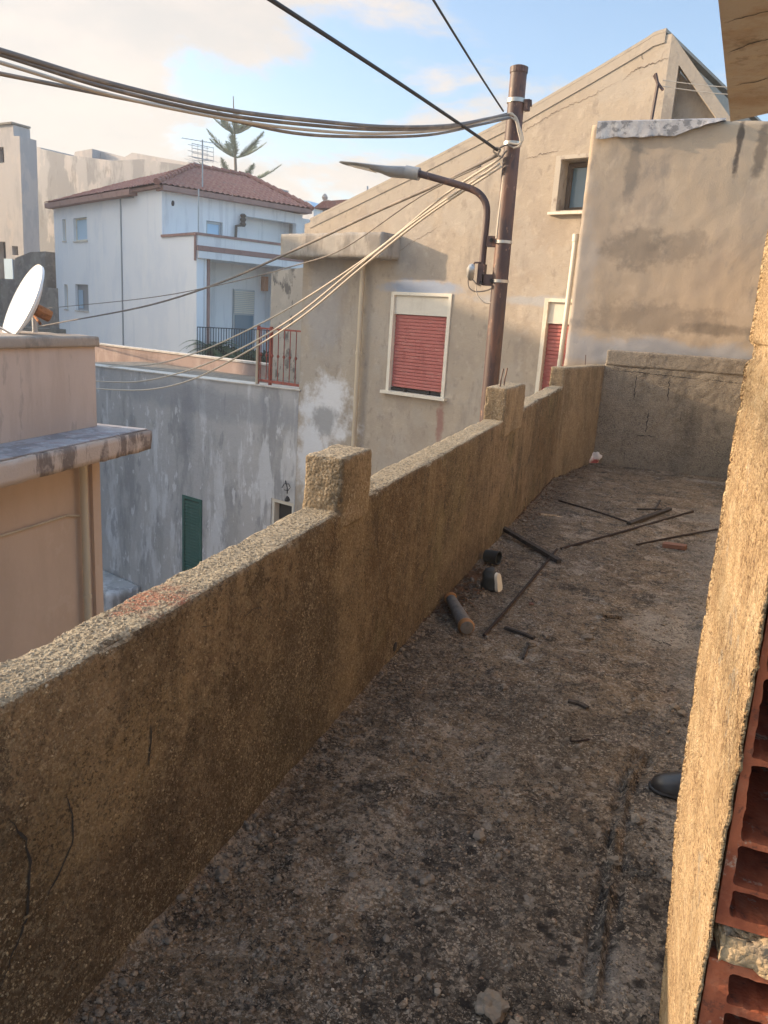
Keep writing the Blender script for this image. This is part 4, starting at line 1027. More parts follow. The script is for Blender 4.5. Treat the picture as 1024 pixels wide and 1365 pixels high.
# ------------------------------------------------------------------ antenna on the roof
ab = WU.w(273, 300, .1); 
antb = WU.w(270, 262, -.3); ant = WU.w(270, 186, -.3)
at_ = thing('roof_antenna', 'tall stacked television antenna on the white house roof', 'antenna', (antb.x, antb.y, antb.z-1.2))
part('mast', M['alu'], at_, lambda b: b.tube([Vector((antb.x, antb.y, antb.z-1.2)), ant], .03, 6))
def yagi(b, px, py, ln, dirn, n, el):
    c = WU.w(px, py, -.3); dv = (WU.U*math.cos(dirn)+WU.N*math.sin(dirn)).normalized(); sd2 = dv.cross(Vector((0, 0, 1)))
    b.tube([c-dv*ln/2, c+dv*ln/2], .012, 5)
    for k in range(n):
        p = c-dv*ln/2+dv*ln*k/(n-1); b.tube([p-sd2*el/2, p+sd2*el/2], .007, 4)
part('element_array', M['alu'], at_, lambda b: yagi(b, 268, 188, 1.5, .2, 9, .3))
part('element_array', M['alu'], at_, lambda b: (yagi(b, 269, 214, 1.0, 1.1, 5, .9)))
def panel(b):
    for py in (194, 200, 206, 212):
        c = WU.w(270, py, -.3); b.tube([c-WU.U*.45, c+WU.U*.48], .012, 4)
    for k in (-.45, -.2, .2, .48):
        b.tube([WU.w(270, 193, -.3)+WU.U*k, WU.w(270, 213, -.3)+WU.U*k], .01, 4)
    for py in (196, 204, 211, 219):
        c = WU.w(270, py, -.3); b.tube([c-WU.N*.05-WU.U*.6, c-WU.N*.05+WU.U*.3], .010, 4)
part('grid_reflector', M['alu'], at_, panel)

# ------------------------------------------------------------------ Norfolk pine
TP = Fr((0, 62), 90)
tb = TP.w(315, 250); tt = TP.w(311, 128); tb.z
tree = thing('norfolk_pine', 'tall norfolk pine with tiered branches rising behind the white house roof', 'tree', (tb.x, tb.y, GZ))
part('trunk', M['bark'], tree, lambda b: b.tube([Vector((tb.x, tb.y, GZ)), Vector((tb.x, tb.y, 5)), tb, TP.w(313, 190), tt], .28, 8, r2=.035))
def pine(b):
    rnd = random.Random(11)
    tiers = [(178, 1.9, 7, .45), (210, 2.9, 7, .42), (247, 3.6, 7, .34), (285, 4.2, 7, .22), (325, 4.6, 8, .1), (365, 5, 8, .0), (405, 5.2, 8, -.05)]
    for (py, ln, n, rise) in tiers:
        c0_ = TP.w(315 if py > 200 else 313.5, py)
        off = rnd.random()*6
        for k in range(n):
            a = off + 2*math.pi*k/n + rnd.uniform(-.12, .12); dv = Vector((math.cos(a), math.sin(a), 0)); l_ = ln*rnd.uniform(.8, 1.1); pts = []
            for i in range(15):
                f = i/14; pts.append(c0_ + dv*l_*f + Vector((0, 0, l_*(rise*f*.5+rise*.9*f*f))))
            b.tube(pts, .05, 4, r2=.02)
            sd2 = dv.cross(Vector((0, 0, 1)))
            for i in range(3, 15):
                f = i/14; wd = .70*math.sin(math.pi*min(1, (f-.2)*.95+.18))**.7
                for r_ in range(20):
                    q = pts[i-1].lerp(pts[i], rnd.random())
                    ang = rnd.uniform(-1.25, 1.25)
                    dr_ = (sd2*math.sin(ang)+Vector((0, 0, 1))*math.cos(ang)*.9+dv*.55).normalized()
                    l2 = wd*rnd.uniform(.5, 1.0); wv = dv.cross(dr_).normalized()*.022
                    b.add([q-wv, q+wv, q+dr_*l2+wv*.4, q+dr_*l2-wv*.4], [(0, 1, 2, 3)])
part('crown', M['leaf'], tree, pine)

# ------------------------------------------------------------------ old buildings behind on the left
OB = Fr((-34, 40), 100)
M['old'] = mat('old_peeling_plaster', (.40, .39, .385), layers=[((.25, .25, .255), .35, .35, .46, .58, .8), ((.52, .48, .45), .5, .5, .52, .62, .7), ((.2, .19, .18), 1.2, .5, .6, .75, .5)], bumps=((5, .4, .05),))
M['old2'] = mat('old_pinkish_plaster', (.46, .43, .41), layers=[((.36, .345, .34), .5, .3, .46, .62, .7), ((.58, .5, .44), .8, .5, .55, .7, .4)], bumps=((5, .3, .05),))
O = OB.at
ot = thing('old_tall_building', 'old pinkish plastered tall building at the left edge behind the dish', 'building', OB.p(O(10, 300)[0], -4, GZ))
ow = (O(-4, 340)[0], O(8, 340)[0], O(4, 373)[1], O(4, 322)[1]); ow2 = (O(-6, 200)[0], O(5, 200)[0], O(0, 217)[1], O(0, 196)[1]); ow3 = (O(16, 330)[0], O(24, 330)[0], O(20, 340)[1], O(20, 328)[1])
part('wall', M['old2'], ot, lambda b: b.prism(OB, [[(O(-60, 300)[0], GZ), (O(27, 300)[0], GZ), (O(27, 200)[0], O(27, 181)[1]), (O(19, 200)[0], O(19, 181)[1]), (O(19, 200)[0], O(19, 166)[1]), (O(-60, 200)[0], O(-20, 164)[1])], R4(ow), R4(ow2), R4(ow3)], -1.2, 0))
part('roof_edge', M['capgrey'], ot, lambda b: b.box(OB, O(-60, 200)[0], O(20, 200)[0], -1.2, .15, O(10, 166)[1], O(10, 163.5)[1]))
for i, w in enumerate((ow, ow2, ow3)):
    part('window', M['dark'], ot, lambda b: b.box(OB, w[0], w[1], -.6, -.5, w[2], w[3]))
part('shutter', M['glass_pale'], ot, lambda b: b.box(OB, O(8, 360)[0], O(19, 360)[0], .05, .12, O(12, 375)[1], O(12, 345)[1]), label='pale blue open shutter')
OC = Fr((-36, 46), 103)
Oc = OC.at
oc = thing('old_blotched_building', 'old grey and pink blotched windowless wall building behind the white house', 'building', OC.p(Oc(100, 300)[0], -4, GZ))
pts_oc = [(20, 190), (50, 197), (92, 207), (112, 209), (150, 214), (190, 212), (262, 222), (300, 232)]
oo = [Oc(*p) for p in pts_oc]
part('wall', M['old'], oc, lambda b: b.prism(OC, [[(oo[0][0], GZ)]+[(oo[-1][0], GZ)]+oo[::-1]], -6, 0))
part('parapet', M['old2'], oc, lambda b: (b.prism(OC, [[Oc(93, 209), Oc(118, 212), Oc(118, 197), Oc(95, 201)]], -4, -.3), b.prism(OC, [[Oc(118, 212), Oc(262, 226), Oc(262, 217), Oc(160, 199), Oc(150, 205), Oc(118, 198)]], -5, -1.)))
part('roof_hut', M['old'], oc, lambda b: b.prism(OC, [[Oc(28, 200), Oc(44, 204), Oc(44, 194), Oc(28, 191)]], -4, -.6))
# lower sheds in front of the old building
OD = Fr((-27, 31), 105)
od = thing('low_brown_shed', 'low brown rough walled shed between the dish and the white house', 'shed', OD.p(OD.at(50, 400)[0], -2, GZ))
D_ = OD.at
M['shed'] = mat('brown_rubble_wall', (.30, .26, .22), layers=[((.2, .17, .15), 1.2, 1, .45, .62, .7), ((.4, .35, .3), 2.5, 1, .55, .7, .5)], bumps=((6, .6, .08),))
part('wall', M['shed'], od, lambda b: b.prism(OD, [[(D_(-20, 400)[0], GZ), (D_(76, 400)[0], GZ), D_(76, 384), D_(60, 383), D_(60, 335), D_(40, 336), D_(20, 344), D_(20, 372), (D_(-20, 400)[0], D_(0, 372)[1])]], -1.5, 0))
part('step_roof', M['capgrey'], od, lambda b: b.box(OD, D_(-20, 420)[0], D_(90, 420)[0], .05, 1.6, GZ, D_(60, 436)[1]))

# far rooftops between white house and gable
FRR = Fr((-9, 34), 100)
q = FRR.at
fr_t = thing('far_roof_house', 'distant house with brown roof edge and chimney pot beyond the gable slope', 'house', FRR.p(q(455, 290)[0], -2, GZ))
M['farwall'] = mat('far_brown_wall', (.45, .38, .33), layers=[((.35, .29, .25), 1, 1, .5, .7, .5)], bumps=())
part('wall', M['farwall'], fr_t, lambda b: b.box(FRR, q(431, 290)[0], q(520, 290)[0], -4, 0, GZ, q(450, 280)[1]))
part('roof', M['tile'], fr_t, lambda b: b.prism(FRR, [[q(424, 279), q(520, 278), (q(500, 262)[0], q(500, 262)[1]), q(482, 263), q(476, 267), q(436, 270)]], -4.3, .4))
ch = part('chimney', M['farwall'], fr_t, lambda b: b.box(FRR, q(429, 270)[0], q(437, 270)[0], -.8, -.1, q(432, 281)[1], q(432, 266)[1]))
part('chimney_pot', M['farwall'], ch, lambda b: b.lathe(FRR.w(433, 266, -.4), (0, 0, 1), [(.12, 0), (.16, .1), (.1, .2), (.05, .26)], 8))
part('antenna', M['alu'], fr_t, lambda b: b.tube([FRR.w(490, 264, -1), FRR.w(490, 248, -1)], .04, 5))
FR2 = Fr((-22, 62), 100); q2 = FR2.at
f2 = thing('far_pale_house', 'distant pale house glimpsed right of the white house roof', 'house', FR2.p(q2(412, 285)[0], -2, GZ))
part('wall', M['white2'], f2, lambda b: b.box(FR2, q2(398, 290)[0], q2(418, 290)[0], -4, 0, GZ, q2(410, 274)[1]))
part('roof', M['glass_pale'], f2, lambda b: b.prism(FR2, [[q2(396, 274), q2(421, 277), q2(413, 268), q2(404, 267)]], -4.2, .2))

# unseen blocks added at left to shade facade, grey wall and white house
for (p0, uaz, w_, dpt, h, nm, lab) in (((-15.2, 8.7), 5, 3.2, 6., 5.2, 'lane_shade_block', 'plain plastered block added out of view to shade the facade and grey wall'), ((-37, 17.5), -4, 16., 10., 14.5, 'corner_shade_block', 'tall plain block added out of view to shade the white house'), ((-20, 12.2), -10, 4.2, 5., 6.8, 'rear_shade_block', 'plastered block added further left out of view to shade the grey wall')):
    fr_ = Fr(p0, uaz); tt_ = thing(nm, lab, 'house', fr_.p(w_/2, -dpt/2, GZ))
    part('wall', M['old2'], tt_, lambda b: b.box(fr_, 0, w_, -dpt, 0, GZ, h-.3)); part('roof', M['capgrey'], tt_, lambda b: b.box(fr_, -.2, w_+.2, -dpt-.2, .2, h-.299, h))

# ------------------------------------------------------------------ lamp pole
PY = 7.9
PF = Fr((0, PY), 90)
pc = lambda x, y, d=0.: PF.w(x, y, d)
ptop = pc(692, 93); pbot = pc(654, 520)
pole_x = (ptop.x+pbot.x)/2
pole = thing('utility_pole', 'rusty brown steel utility pole standing behind the parapet', 'pole', (pole_x, PY, GZ))
part('shaft', M['rust'], pole, lambda b: (b.tube([Vector((pbot.x, PY, GZ)), Vector((pbot.x, PY, 0)), Vector((ptop.x, PY, ptop.z))], .088, 20, r2=.078)), smooth=True)
part('cap', M['rust'], pole, lambda b: b.lathe(Vector((ptop.x, PY, ptop.z-.03)), (0, 0, 1), [(.084, 0), (.086, .05), (.05, .065)], 20))
def ring(px, py, h, r=.088):
    c = pc(px, py); x = pbot.x + (ptop.x-pbot.x)*(c.z-0)/(ptop.z)
    return lambda b: b.tube([Vector((x, PY, c.z-h/2)), Vector((x, PY, c.z+h/2))], r, 20)
for (px, py, h) in ((690, 135, .035), (686, 192, .03), (671, 323, .028), (667, 375, .028)):
    part('clamp_band', M['band'], pole, ring(px, py, h), smooth=True)
part('clamp_bolt', M['rust'], pole, lambda b: (b.box(PF, pc(703, 135).x-.02, pc(703, 135).x+.03, -.02, .03, pc(703, 148).z, pc(703, 133).z), b.tube([pc(700, 134, .02), pc(708, 134, .02), pc(708, 142, .02)], .012, 6)))
part('conduit', M['cable_pale'], pole, lambda b: b.tube([pc(681, 160, .05), pc(678, 190, .05), pc(671, 240, .05), pc(665, 290, .05), pc(662, 318, .05)], .013, 6), smooth=True)

# lamp arm and head: a thing bolted to the pole
lp = thing('street_lamp', 'grey flat street lamp on a curved brown arm bracketed to the pole', 'street lamp', (pole_x-.25, PY, pc(641, 375).z))
def smoothp(pts, n=6):
    out = []
    P_ = [pts[0]]+list(pts)+[pts[-1]]
    for i in range(1, len(P_)-2):
        for k in range(n):
            t_ = k/n; p0, p1, p2, p3 = P_[i-1:i+3]
            out.append(.5*((2*p1)+(p2-p0)*t_+(2*p0-5*p1+4*p2-p3)*t_*t_+(3*p1-p0-3*p2+p3)*t_**3))
    out.append(P_[-1]); return out
arm = smoothp([pc(641, 374), pc(645, 330), pc(649, 290), pc(648, 272), pc(640, 259), pc(626, 251), pc(600, 243), pc(572, 235), pc(556, 231)])
part('arm', M['rust'], lp, lambda b: b.tube(arm, .034, 12), smooth=True)
part('mounting_plate', M['rust'], lp, lambda b: (b.box(PF, pc(637, 375).x, pc(646, 375).x, -.05, .05, pc(641, 379).z, pc(641, 352).z), b.box(PF, pc(644, 374).x, pc(664, 374).x, -.05, .05, pc(655, 381).z, pc(655, 366).z)))
part('mounting_plate', M['rust'], lp, lambda b: (b.box(PF, pc(650, 322).x, pc(663, 322).x, -.045, .045, pc(655, 329).z, pc(655, 315).z)))
part('bolt', M['black'], lp, lambda b: [b.tube([pc(x, y, .04), pc(x, y, .085)], .02, 6) for x, y in ((655, 320), (655, 374), (641, 377))])
# head: flat wedge body + collar
hx0, hx1 = pc(455, 217), pc(545, 230)
hd = (pc(556, 231)-pc(470, 219)); ax = hd.normalized()
def head(b):
    tip = pc(455, 217); L_ = (pc(542, 229)-tip).length; sidev = Vector((0, 1, 0)); upv = ax.cross(sidev); upv = upv if upv.z > 0 else -upv
    prof = [(0, .06, .003, .006), (.06, .11, .008, .010), (.3, .150, .012, .018), (.55, .155, .016, .034), (.74, .13, .024, .066), (.92, .085, .045, .066), (1., .055, .052, .058)]
    vs = []; m = 12
    for (f, w_, up_, dn) in prof:
        c = tip+ax*L_*f
        for j in range(m):
            q_ = 2*math.pi*j/m; cs_, sn = math.cos(q_), math.sin(q_)
            s1 = math.copysign(abs(cs_)**.6, cs_)*w_; s2 = math.copysign(abs(sn)**.7, sn)*(up_ if sn > 0 else dn)
            vs.append(c+sidev*s1+upv*s2)
    n = len(prof)
    b.add(vs, [(i*m+j, i*m+(j+1) % m, (i+1)*m+(j+1) % m, (i+1)*m+j) for i in range(n-1) for j in range(m)]+[tuple(range(m)), tuple(range((n-1)*m, n*m))[::-1]])
ho = part('lamp_head', M['lamp_grey'], lp, head, smooth=True)
part('collar', M['lamp_grey'], ho, lambda b: b.tube([pc(541, 229), pc(559, 232)], .062, 16), smooth=True)
def lens(b):
    tip = pc(455, 217); L_ = (pc(542, 229)-tip).length; upv = ax.cross(Vector((0, 1, 0))); upv = upv if upv.z > 0 else -upv
    c0_ = tip+ax*L_*.16-upv*.018; c1_ = tip+ax*L_*.5-upv*.036
    b.add([c0_+Vector((0, s_*.07, 0)) for s_ in (-1, 1)]+[c1_+Vector((0, s_*.1, 0)) for s_ in (1, -1)]+[c0_+upv*.015+Vector((0, s_*.07, 0)) for s_ in (-1, 1)]+[c1_+upv*.015+Vector((0, s_*.1, 0)) for s_ in (1, -1)], [(0, 1, 2, 3), (4, 7, 6, 5), (0, 4, 5, 1), (1, 5, 6, 2), (2, 6, 7, 3), (3, 7, 4, 0)])
part('lens', M['lens'], ho, lens)
# junction box
jb = thing('junction_box', 'oval grey weathered junction box with looped wires beside the pole', 'junction box', pc(625, 363))
part('casing', M['band'], jb, lambda b: b.lathe(pc(628, 363, .03), (-1, -.25, 0), [(.04, -.035), (.062, -.03), (.07, 0), (.062, .025), (.03, .045)], 16, 1.35) , smooth=True)
part('hook', M['rust'], jb, lambda b: b.tube([pc(640, 350, .03), pc(633, 350, .03), pc(630, 354, .03)], .01, 6))
for pts in ([(624, 372), (625, 382), (632, 388), (645, 388), (656, 384), (659, 378)], [(634, 380), (636, 392), (644, 402), (653, 404), (660, 401)], [(629, 371), (635, 378), (641, 381)]):
    part('wire', M['cable_pale'] if pts[0][0] == 634 else M['cable'], jb, lambda b: b.tube(smoothp([pc(x, y, .04) for x, y in pts]), .007, 5), smooth=True)

# ------------------------------------------------------------------ cables
def cable(pxs, A_, D0, m, r, label, group, ext=9., wob=0.):
    """A_: known point at the last pixel; D0: distance from the eye of the first pixel; the cable hangs in the upright plane through both"""
    P1 = A_; P0 = EYE + ray(*pxs[0]).normalized()*D0
    dx = P1.x-P0.x; dy = P1.y-P0.y
    uaz = math.degrees(math.atan2(dx, dy)); fr_ = Fr((P0.x, P0.y), uaz)
    pts = [fr_.w(*p) for p in pxs[:-1]]+[P1]
    if ext: dv_ = (pts[0]-pts[1]).normalized(); pts = [pts[0]+dv_*ext*k_ for k_ in (1., .7, .45, .25, .1)]+pts
    b = MB(); b.tube(smoothp(pts, 6), r, 8); o = b.build('overhead_cable', m, smooth='all')
    return tag(o, label, 'cable', group)
hub = pc(680, 165, .1)
hub2 = pc(672, 205, .1)
G = 'cables strung from the utility pole'
cable([(0, 67), (150, 112), (300, 146), (430, 162), (520, 169), (600, 167), (650, 158), (676, 152)], pc(676, 152, .1), 4.2, M['cable'], .013, 'topmost cable of the thick sagging bundle crossing the sky to the pole', G)
cable([(0, 72), (150, 119), (300, 153), (430, 168), (520, 173), (600, 169), (655, 157), (679, 153)], pc(679, 153, .1), 4.3, M['cable'], .011, 'second cable of the sagging bundle, just under the topmost', G)
cable([(0, 83), (150, 127), (300, 158), (400, 172), (500, 178), (590, 173), (650, 160), (678, 156)], pc(678, 156, .12), 4.4, M['cable_pale'], .010, 'pale cable in the middle of the sagging bundle', G)
cable([(0, 98), (100, 118), (200, 138), (300, 158), (390, 177), (470, 182), (570, 180), (640, 166), (680, 157)], pc(680, 157, .12), 4.5, M['cable'], .0105, 'lowest dark cable of the sagging bundle crossing the sky', G)
cable([(362, 0), (450, 57), (540, 116), (620, 170), (663, 200)], pc(663, 200, .1), 5.2, M['cable_black'], .014, 'straight black cable running from the top edge down to the pole', G)
cable([(578, 0), (610, 52), (645, 108), (671, 148)], pc(671, 148, .1), 5.8, M['cable_black'], .008, 'thin black cable dropping from the top edge onto the pole', G)
far_l = (FA.w(129, 488, .1)-EYE).length
cable([(129, 488), (200, 486), (262, 470), (330, 440), (400, 402), (500, 335), (590, 262), (666, 212)], pc(666, 212, .1), far_l*1.05, M['cable_pale'], .012, 'pale slack wire reaching the top edge of the streaked grey wall', G, 1)
cable([(127, 508), (180, 509), (240, 497), (310, 470), (390, 424), (480, 352), (560, 290), (666, 218)], pc(666, 218, .1), far_l*.95, M['cable_pale'], .013, 'slack wire sagging across the middle of the grey wall', G, 1)
cable([(127, 518), (190, 520), (250, 508), (320, 474), (400, 424), (490, 350), (570, 287), (668, 222)], pc(668, 222, .1), far_l*.9, M['cable_pale'], .013, 'lowest slack wire sagging across the grey wall', G, 1)
cable([(90, 428), (190, 409), (290, 378), (400, 330), (500, 283), (590, 243), (664, 206)], pc(664, 206, .1), 24, M['cable'], .018, 'dark wire crossing in front of the white house to the pole', G, 4)
cable([(60, 411), (190, 398), (300, 378), (400, 352), (460, 330), (560, 262), (640, 222)], pc(640, 236, .1)+Vector((0, 0, .1)), 24, M['cable'], .008, 'thinnest faint wire crossing the white house wall', G, 4)
# loops of spare cable at the pole
lo = thing('cable_loops', 'tangled pale cable ties and loops wound round the pole top', 'cable', pc(690, 190))
for pts in ([(676, 152), (684, 152), (690, 165), (695, 182), (693, 194), (684, 197)], [(678, 156), (687, 160), (691, 175), (694, 190), (690, 196)], [(680, 152), (688, 156), (693, 170), (697, 186), (690, 192), (678, 190)],
            [(663, 200), (668, 196), (676, 193), (684, 196)], [(664, 206), (658, 202), (661, 197), (667, 199), (664, 206), (670, 210)], [(666, 212), (671, 206), (676, 200)]):
    part('loop', M['cable_pale'] if random.random() < .6 else M['cable'], lo, lambda b: b.tube(smoothp([pc(x, y, .11) for x, y in pts]), .009, 6), smooth=True)

# ------------------------------------------------------------------ litter on the terrace floor
def onf(px, py, lift=0.):
    p = onz(px, py, 0); return Vector((p.x, p.y, fz(p.x, p.y)+lift))
def rod(px, r, m, name, label, cat='rod', group=None, seg=6, flat=None):
    pts = [onf(x, y, r+.002) for x, y in px]
    b = MB()
    if flat:
        for a_, c_ in zip(pts, pts[1:]):
            dv = (c_-a_).normalized(); s_ = dv.cross(Vector((0, 0, 1))).normalized()*flat; u_ = Vector((0, 0, r))
            n = 8; vs = []
            for i in range(n+1):
                q_ = a_.lerp(c_, i/n); k_ = 1+.12*mn.noise(q_*20)
                vs += [q_-s_*k_-u_, q_+s_*k_-u_, q_+s_*k_+u_*.9, q_-s_*k_+u_]
            b.add(vs, [(i*4+j, i*4+(j+1) % 4, i*4+4+(j+1) % 4, i*4+4+j) for i in range(n) for j in range(4)]+[(0, 1, 2, 3), (n*4+3, n*4+2, n*4+1, n*4)])
    else:
        b.tube(smoothp(pts, 5) if len(pts) > 2 else [pts[0].lerp(pts[1], i/6)+Vector((0, 0, .002*math.sin(i*2))) for i in range(7)], r, seg)
    return tag(b.build(name, m), label, cat, group)
M['oldwood'] = mat('charred_grey_wood', (.045, .038, .034), layers=[((.1, .08, .065), 30., 1, .5, .7, .6)], bumps=((60, .6, .004),))
M['rebar'] = mat('rusted_bar', (.03, .021, .018), layers=[((.07, .04, .03), 40., 1, .5, .7, .6)], bumps=((120, .5, .002),))
GR = 'rusty rods lying on the terrace floor'
rod([(645, 850), (695, 792), (742, 735)], .0095, M['rebar'], 'steel_rod', 'long rusty rod lying diagonally nearest the grey tube', group=GR)
rod([(748, 733), (838, 708), (924, 683)], .0095, M['rebar'], 'steel_rod', 'long rusty rod pointing towards the right wall across the floor', group=GR)
rod([(745, 668), (792, 683), (838, 699)], .008, M['rebar'], 'steel_rod', 'thin rusty rod lying farthest up the terrace', group=GR)
rod([(849, 727), (900, 718), (956, 708)], .008, M['rebar'], 'steel_rod', 'rusty rod beside the broken red brick piece', group=GR)
rod([(669, 712), (745, 752)], .014, M['oldwood'], 'wooden_batten', 'thick dark square batten leaning out from the parapet foot', 'batten', 'dark wooden battens on the floor', flat=.018)
rod([(838, 701), (893, 681)], .012, M['oldwood'], 'wooden_batten', 'short dark batten lying where two rods meet', 'batten', 'dark wooden battens on the floor', flat=.02)
rod([(849, 680), (882, 681)], .007, M['oldwood'], 'wood_splinter', 'small dark splinter beyond the short batten', 'splinter', 'wood splinters on the floor', flat=.008)
rod([(873, 681), (880, 669)], .007, M['oldwood'], 'wood_splinter', 'small upright-lying splinter crossing another beyond the short batten', 'splinter', 'wood splinters on the floor', flat=.008)
rod([(757, 937), (772, 940), (783, 946)], .006, M['oldwood'], 'wood_splinter', 'dark curved splinter alone in the middle of the floor', 'splinter', 'wood splinters on the floor', flat=.01)
rod([(673, 839), (700, 849), (712, 853)], .008, M['oldwood'], 'wood_splinter', 'dark stick near the grey tube', 'splinter', 'wood splinters on the floor', flat=.009)
rod([(705, 858), (697, 880)], .006, M['oldwood'], 'wood_splinter', 'thin twig pointing down from the small stones', 'splinter', 'wood splinters on the floor', flat=.006)
rod([(761, 985), (762, 992), (785, 989)], .004, M['rebar'], 'bent_nail', 'small bent rusty nail in the middle of the floor', 'nail')
rod([(803, 823), (828, 826)], .014, M['floor'], 'stone_chip', 'flat grey stone chip casting a dark edge in mid floor', 'stone', 'stones on the floor', flat=.03)
M['brickbit'] = mat('broken_brick', (.2, .10, .07), layers=[((.18, .1, .08), 20, 1, .5, .7, .6)], bumps=((80, .6, .004),))
rod([(884, 729), (914, 735)], .016, M['brickbit'], 'brick_piece', 'broken reddish brick piece beside a rod on the right', 'brick', flat=.035)
def chunk(c, r, seed, flatk=.6):
    rnd = random.Random(seed); bm = bmesh.new(); bmesh.ops.create_icosphere(bm, subdivisions=3, radius=r)
    off = Vector((rnd.random()*9, rnd.random()*9, 0))
    for v in bm.verts:
        k = 1+.6*mn.noise(v.co/r*1.3+off)+.35*mn.noise(v.co/r*3.1+off); v.co = Vector((v.co.x*k*rnd.uniform(.97, 1.03), v.co.y*k, v.co.z*k*flatk))
    b = MB(); b.add([v.co+c+Vector((0, 0, r*flatk*.6)) for v in bm.verts], [tuple(v.index for v in f.verts) for f in bm.faces]); bm.free(); return b
M['stone'] = mat('grey_stone', (.21, .17, .13), layers=[((.16, .14, .12), 30, 1, .45, .65, .6), ((.34, .29, .23), 20, 1, .55, .7, .5)], bumps=((90, .7, .004),))
for i, (x, y, r, lab) in enumerate(((783, 851, .024, 'grey angular stone in the middle of the floor'), (708, 861, .022, 'grey stone beside the dark stick'), (672, 917, .017, 'small grey stone below the twig'), (727, 849, .018, 'pale flat stone right of the dark stick'),
        (298, 1170, .022, 'pale lump of mortar at the parapet foot near the bottom left'), (493, 1089, .010, 'small pale pebble in the lower middle'), (508, 1062, .009, 'tiny pale pebble above another in the lower middle'), (723, 955+4, .012, 'small stone in the middle right'),
        (536, 1074, .010, 'small grey pebble beside a paler one'), (655, 1345, .035, 'pale crumbly lump at the bottom centre'), (868, 955, .012, 'small pale stone near the grey strip'), (820, 1150, .02, 'crumbly grey stone next to the mortar ridge'),
        (850, 1095, .02, 'crumbly stone below the black shoe'), (706, 803, .011, 'small stone by the long rod'))):
    tag(chunk(onf(x, y), r, i).build('stone', M['stone']), lab, 'stone', 'stones on the floor')
tag(chunk(onf(690+18, 806), .014, 77).build('brick_chip', M['brickbit']), 'small red brick chip beside the long diagonal rod', 'brick')
# white and red plastic bag
bp = onf(789, 617)
M['bag'] = mat('white_red_plastic', (.72, .66, .62), spots=[((bp.x+.03, bp.y-.03, .03), (.09, .1, .04), (.5, .08, .1), .9, 12.)], rough=.4, bumps=((40, .8, .02),))
def bagf():
    b = chunk(bp, .095, 91, .75); 
    for i, v in enumerate(b.v): b.v[i] = v + Vector((mn.noise(v*25), mn.noise(v*25+Vector((4, 4, 4))), mn.noise(v*25+Vector((9, 0, 4)))))*.018
    return b
tag(bagf().build('plastic_bag', M['bag'], smooth='all'), 'crumpled white and red plastic bag in the far left corner of the floor', 'bag')
# dark container lying open with pale lid, black cup, grey tube
cc = onf(655, 787)
def frus(b, c, axis, r0, r1, h, sq=.5, seg=20):
    axis = axis.normalized(); a_ = axis.cross(Vector((0, 0, 1))).normalized(); c2 = a_.cross(axis)
    vs = []
    for (r, k) in ((r0, 0), (r1, 1), (r1*.86, 1), (r1*.84, .6)):
        for j in range(seg):
            q_ = 2*math.pi*j/seg; x_, y_ = math.cos(q_), math.sin(q_)
            x_ = math.copysign(abs(x_)**sq, x_); y_ = math.copysign(abs(y_)**sq, y_); vs.append(c+axis*h*k+a_*x_*r+c2*y_*r)
    b.add(vs, [(i*seg+j, i*seg+(j+1) % seg, (i+1)*seg+(j+1) % seg, (i+1)*seg+j) for i in range(3) for j in range(seg)]+[tuple(range(seg)), tuple(range(3*seg, 4*seg))[::-1]])
M['darkgreen'] = mat('dark_bottle_plastic', (.02, .024, .025), rough=.6, bumps=(), spec=.5)
ct = thing('old_shoe', 'crumpled dark shoe with pale sole standing on its side by the parapet foot', 'shoe', cc)
def lump(b):
    n, m = 16, 22; vs = []
    for i in range(n):
        f = i/(n-1); hgt = .004+.128*f
        w_ = lerp([(0, .050), (.25, .056), (.6, .044), (.85, .036), (1, .024)], f); dp = lerp([(0, .042), (.4, .046), (.8, .030), (1, .020)], f)
        for k in range(m):
            q_ = 2*math.pi*k/m; x_ = math.copysign(abs(math.cos(q_))**.7, math.cos(q_))*w_; y_ = math.copysign(abs(math.sin(q_))**.7, math.sin(q_))*dp
            p = cc+Vector((x_-.01-.012*f, y_, hgt)); p += Vector((mn.noise(p*28), mn.noise(p*28+Vector((3, 1, 0))), mn.noise(p*28+Vector((7, 1, 0)))))*.010
            vs.append(p)
    b.add(vs, [(i*m+k, i*m+(k+1) % m, (i+1)*m+(k+1) % m, (i+1)*m+k) for i in range(n-1) for k in range(m)]+[tuple(range(m)), tuple(range((n-1)*m, n*m))[::-1]])
part('upper', M['darkgreen'], ct, lump, smooth='all')
def sole(b):
    pts = []; m = 24
    for k in range(m):
        q_ = 2*math.pi*k/m; pts.append((math.copysign(abs(math.cos(q_))**.6, math.cos(q_))*.040*(1-.15*math.sin(q_)), .060+math.copysign(abs(math.sin(q_))**.6, math.sin(q_))*.055))
    fr_ = Fr((cc.x+.045, cc.y), 8)
    b.prism(fr_, [pts], -.004, .014)
    b.v = [v+Vector((-.22*(v.z-cc.z), 0, .0))+Vector((mn.noise(v*25), 0, mn.noise(v*25)))*.004 for v in b.v]
part('sole', M['shutter_box'], ct, sole)
kk = onf(655, 752)
cpn = thing('black_cup', 'black round cup lying tipped behind the old dark shoe', 'cup', kk)
part('body', M['darkgreen'], cpn, lambda b: frus(b, kk+Vector((-.045, 0, .045)), Vector((1, -.25, .05)), .042, .048, .10, 1.), smooth=True)
g0_, g1_ = onf(600, 806), onf(622, 846)
tu = thing('grey_tube', 'grey cloth-like tube with orange rings lying against the parapet foot', 'tube', (g0_+g1_)/2)
dv = (g1_-g0_); Ld = dv.length; up_ = Vector((0, 0, .037))
M['greycloth'] = mat('dusty_grey_sleeve', (.17, .16, .15), layers=[((.1, .095, .09), 30, 1, .45, .65, .6)], bumps=((60, .6, .006),))
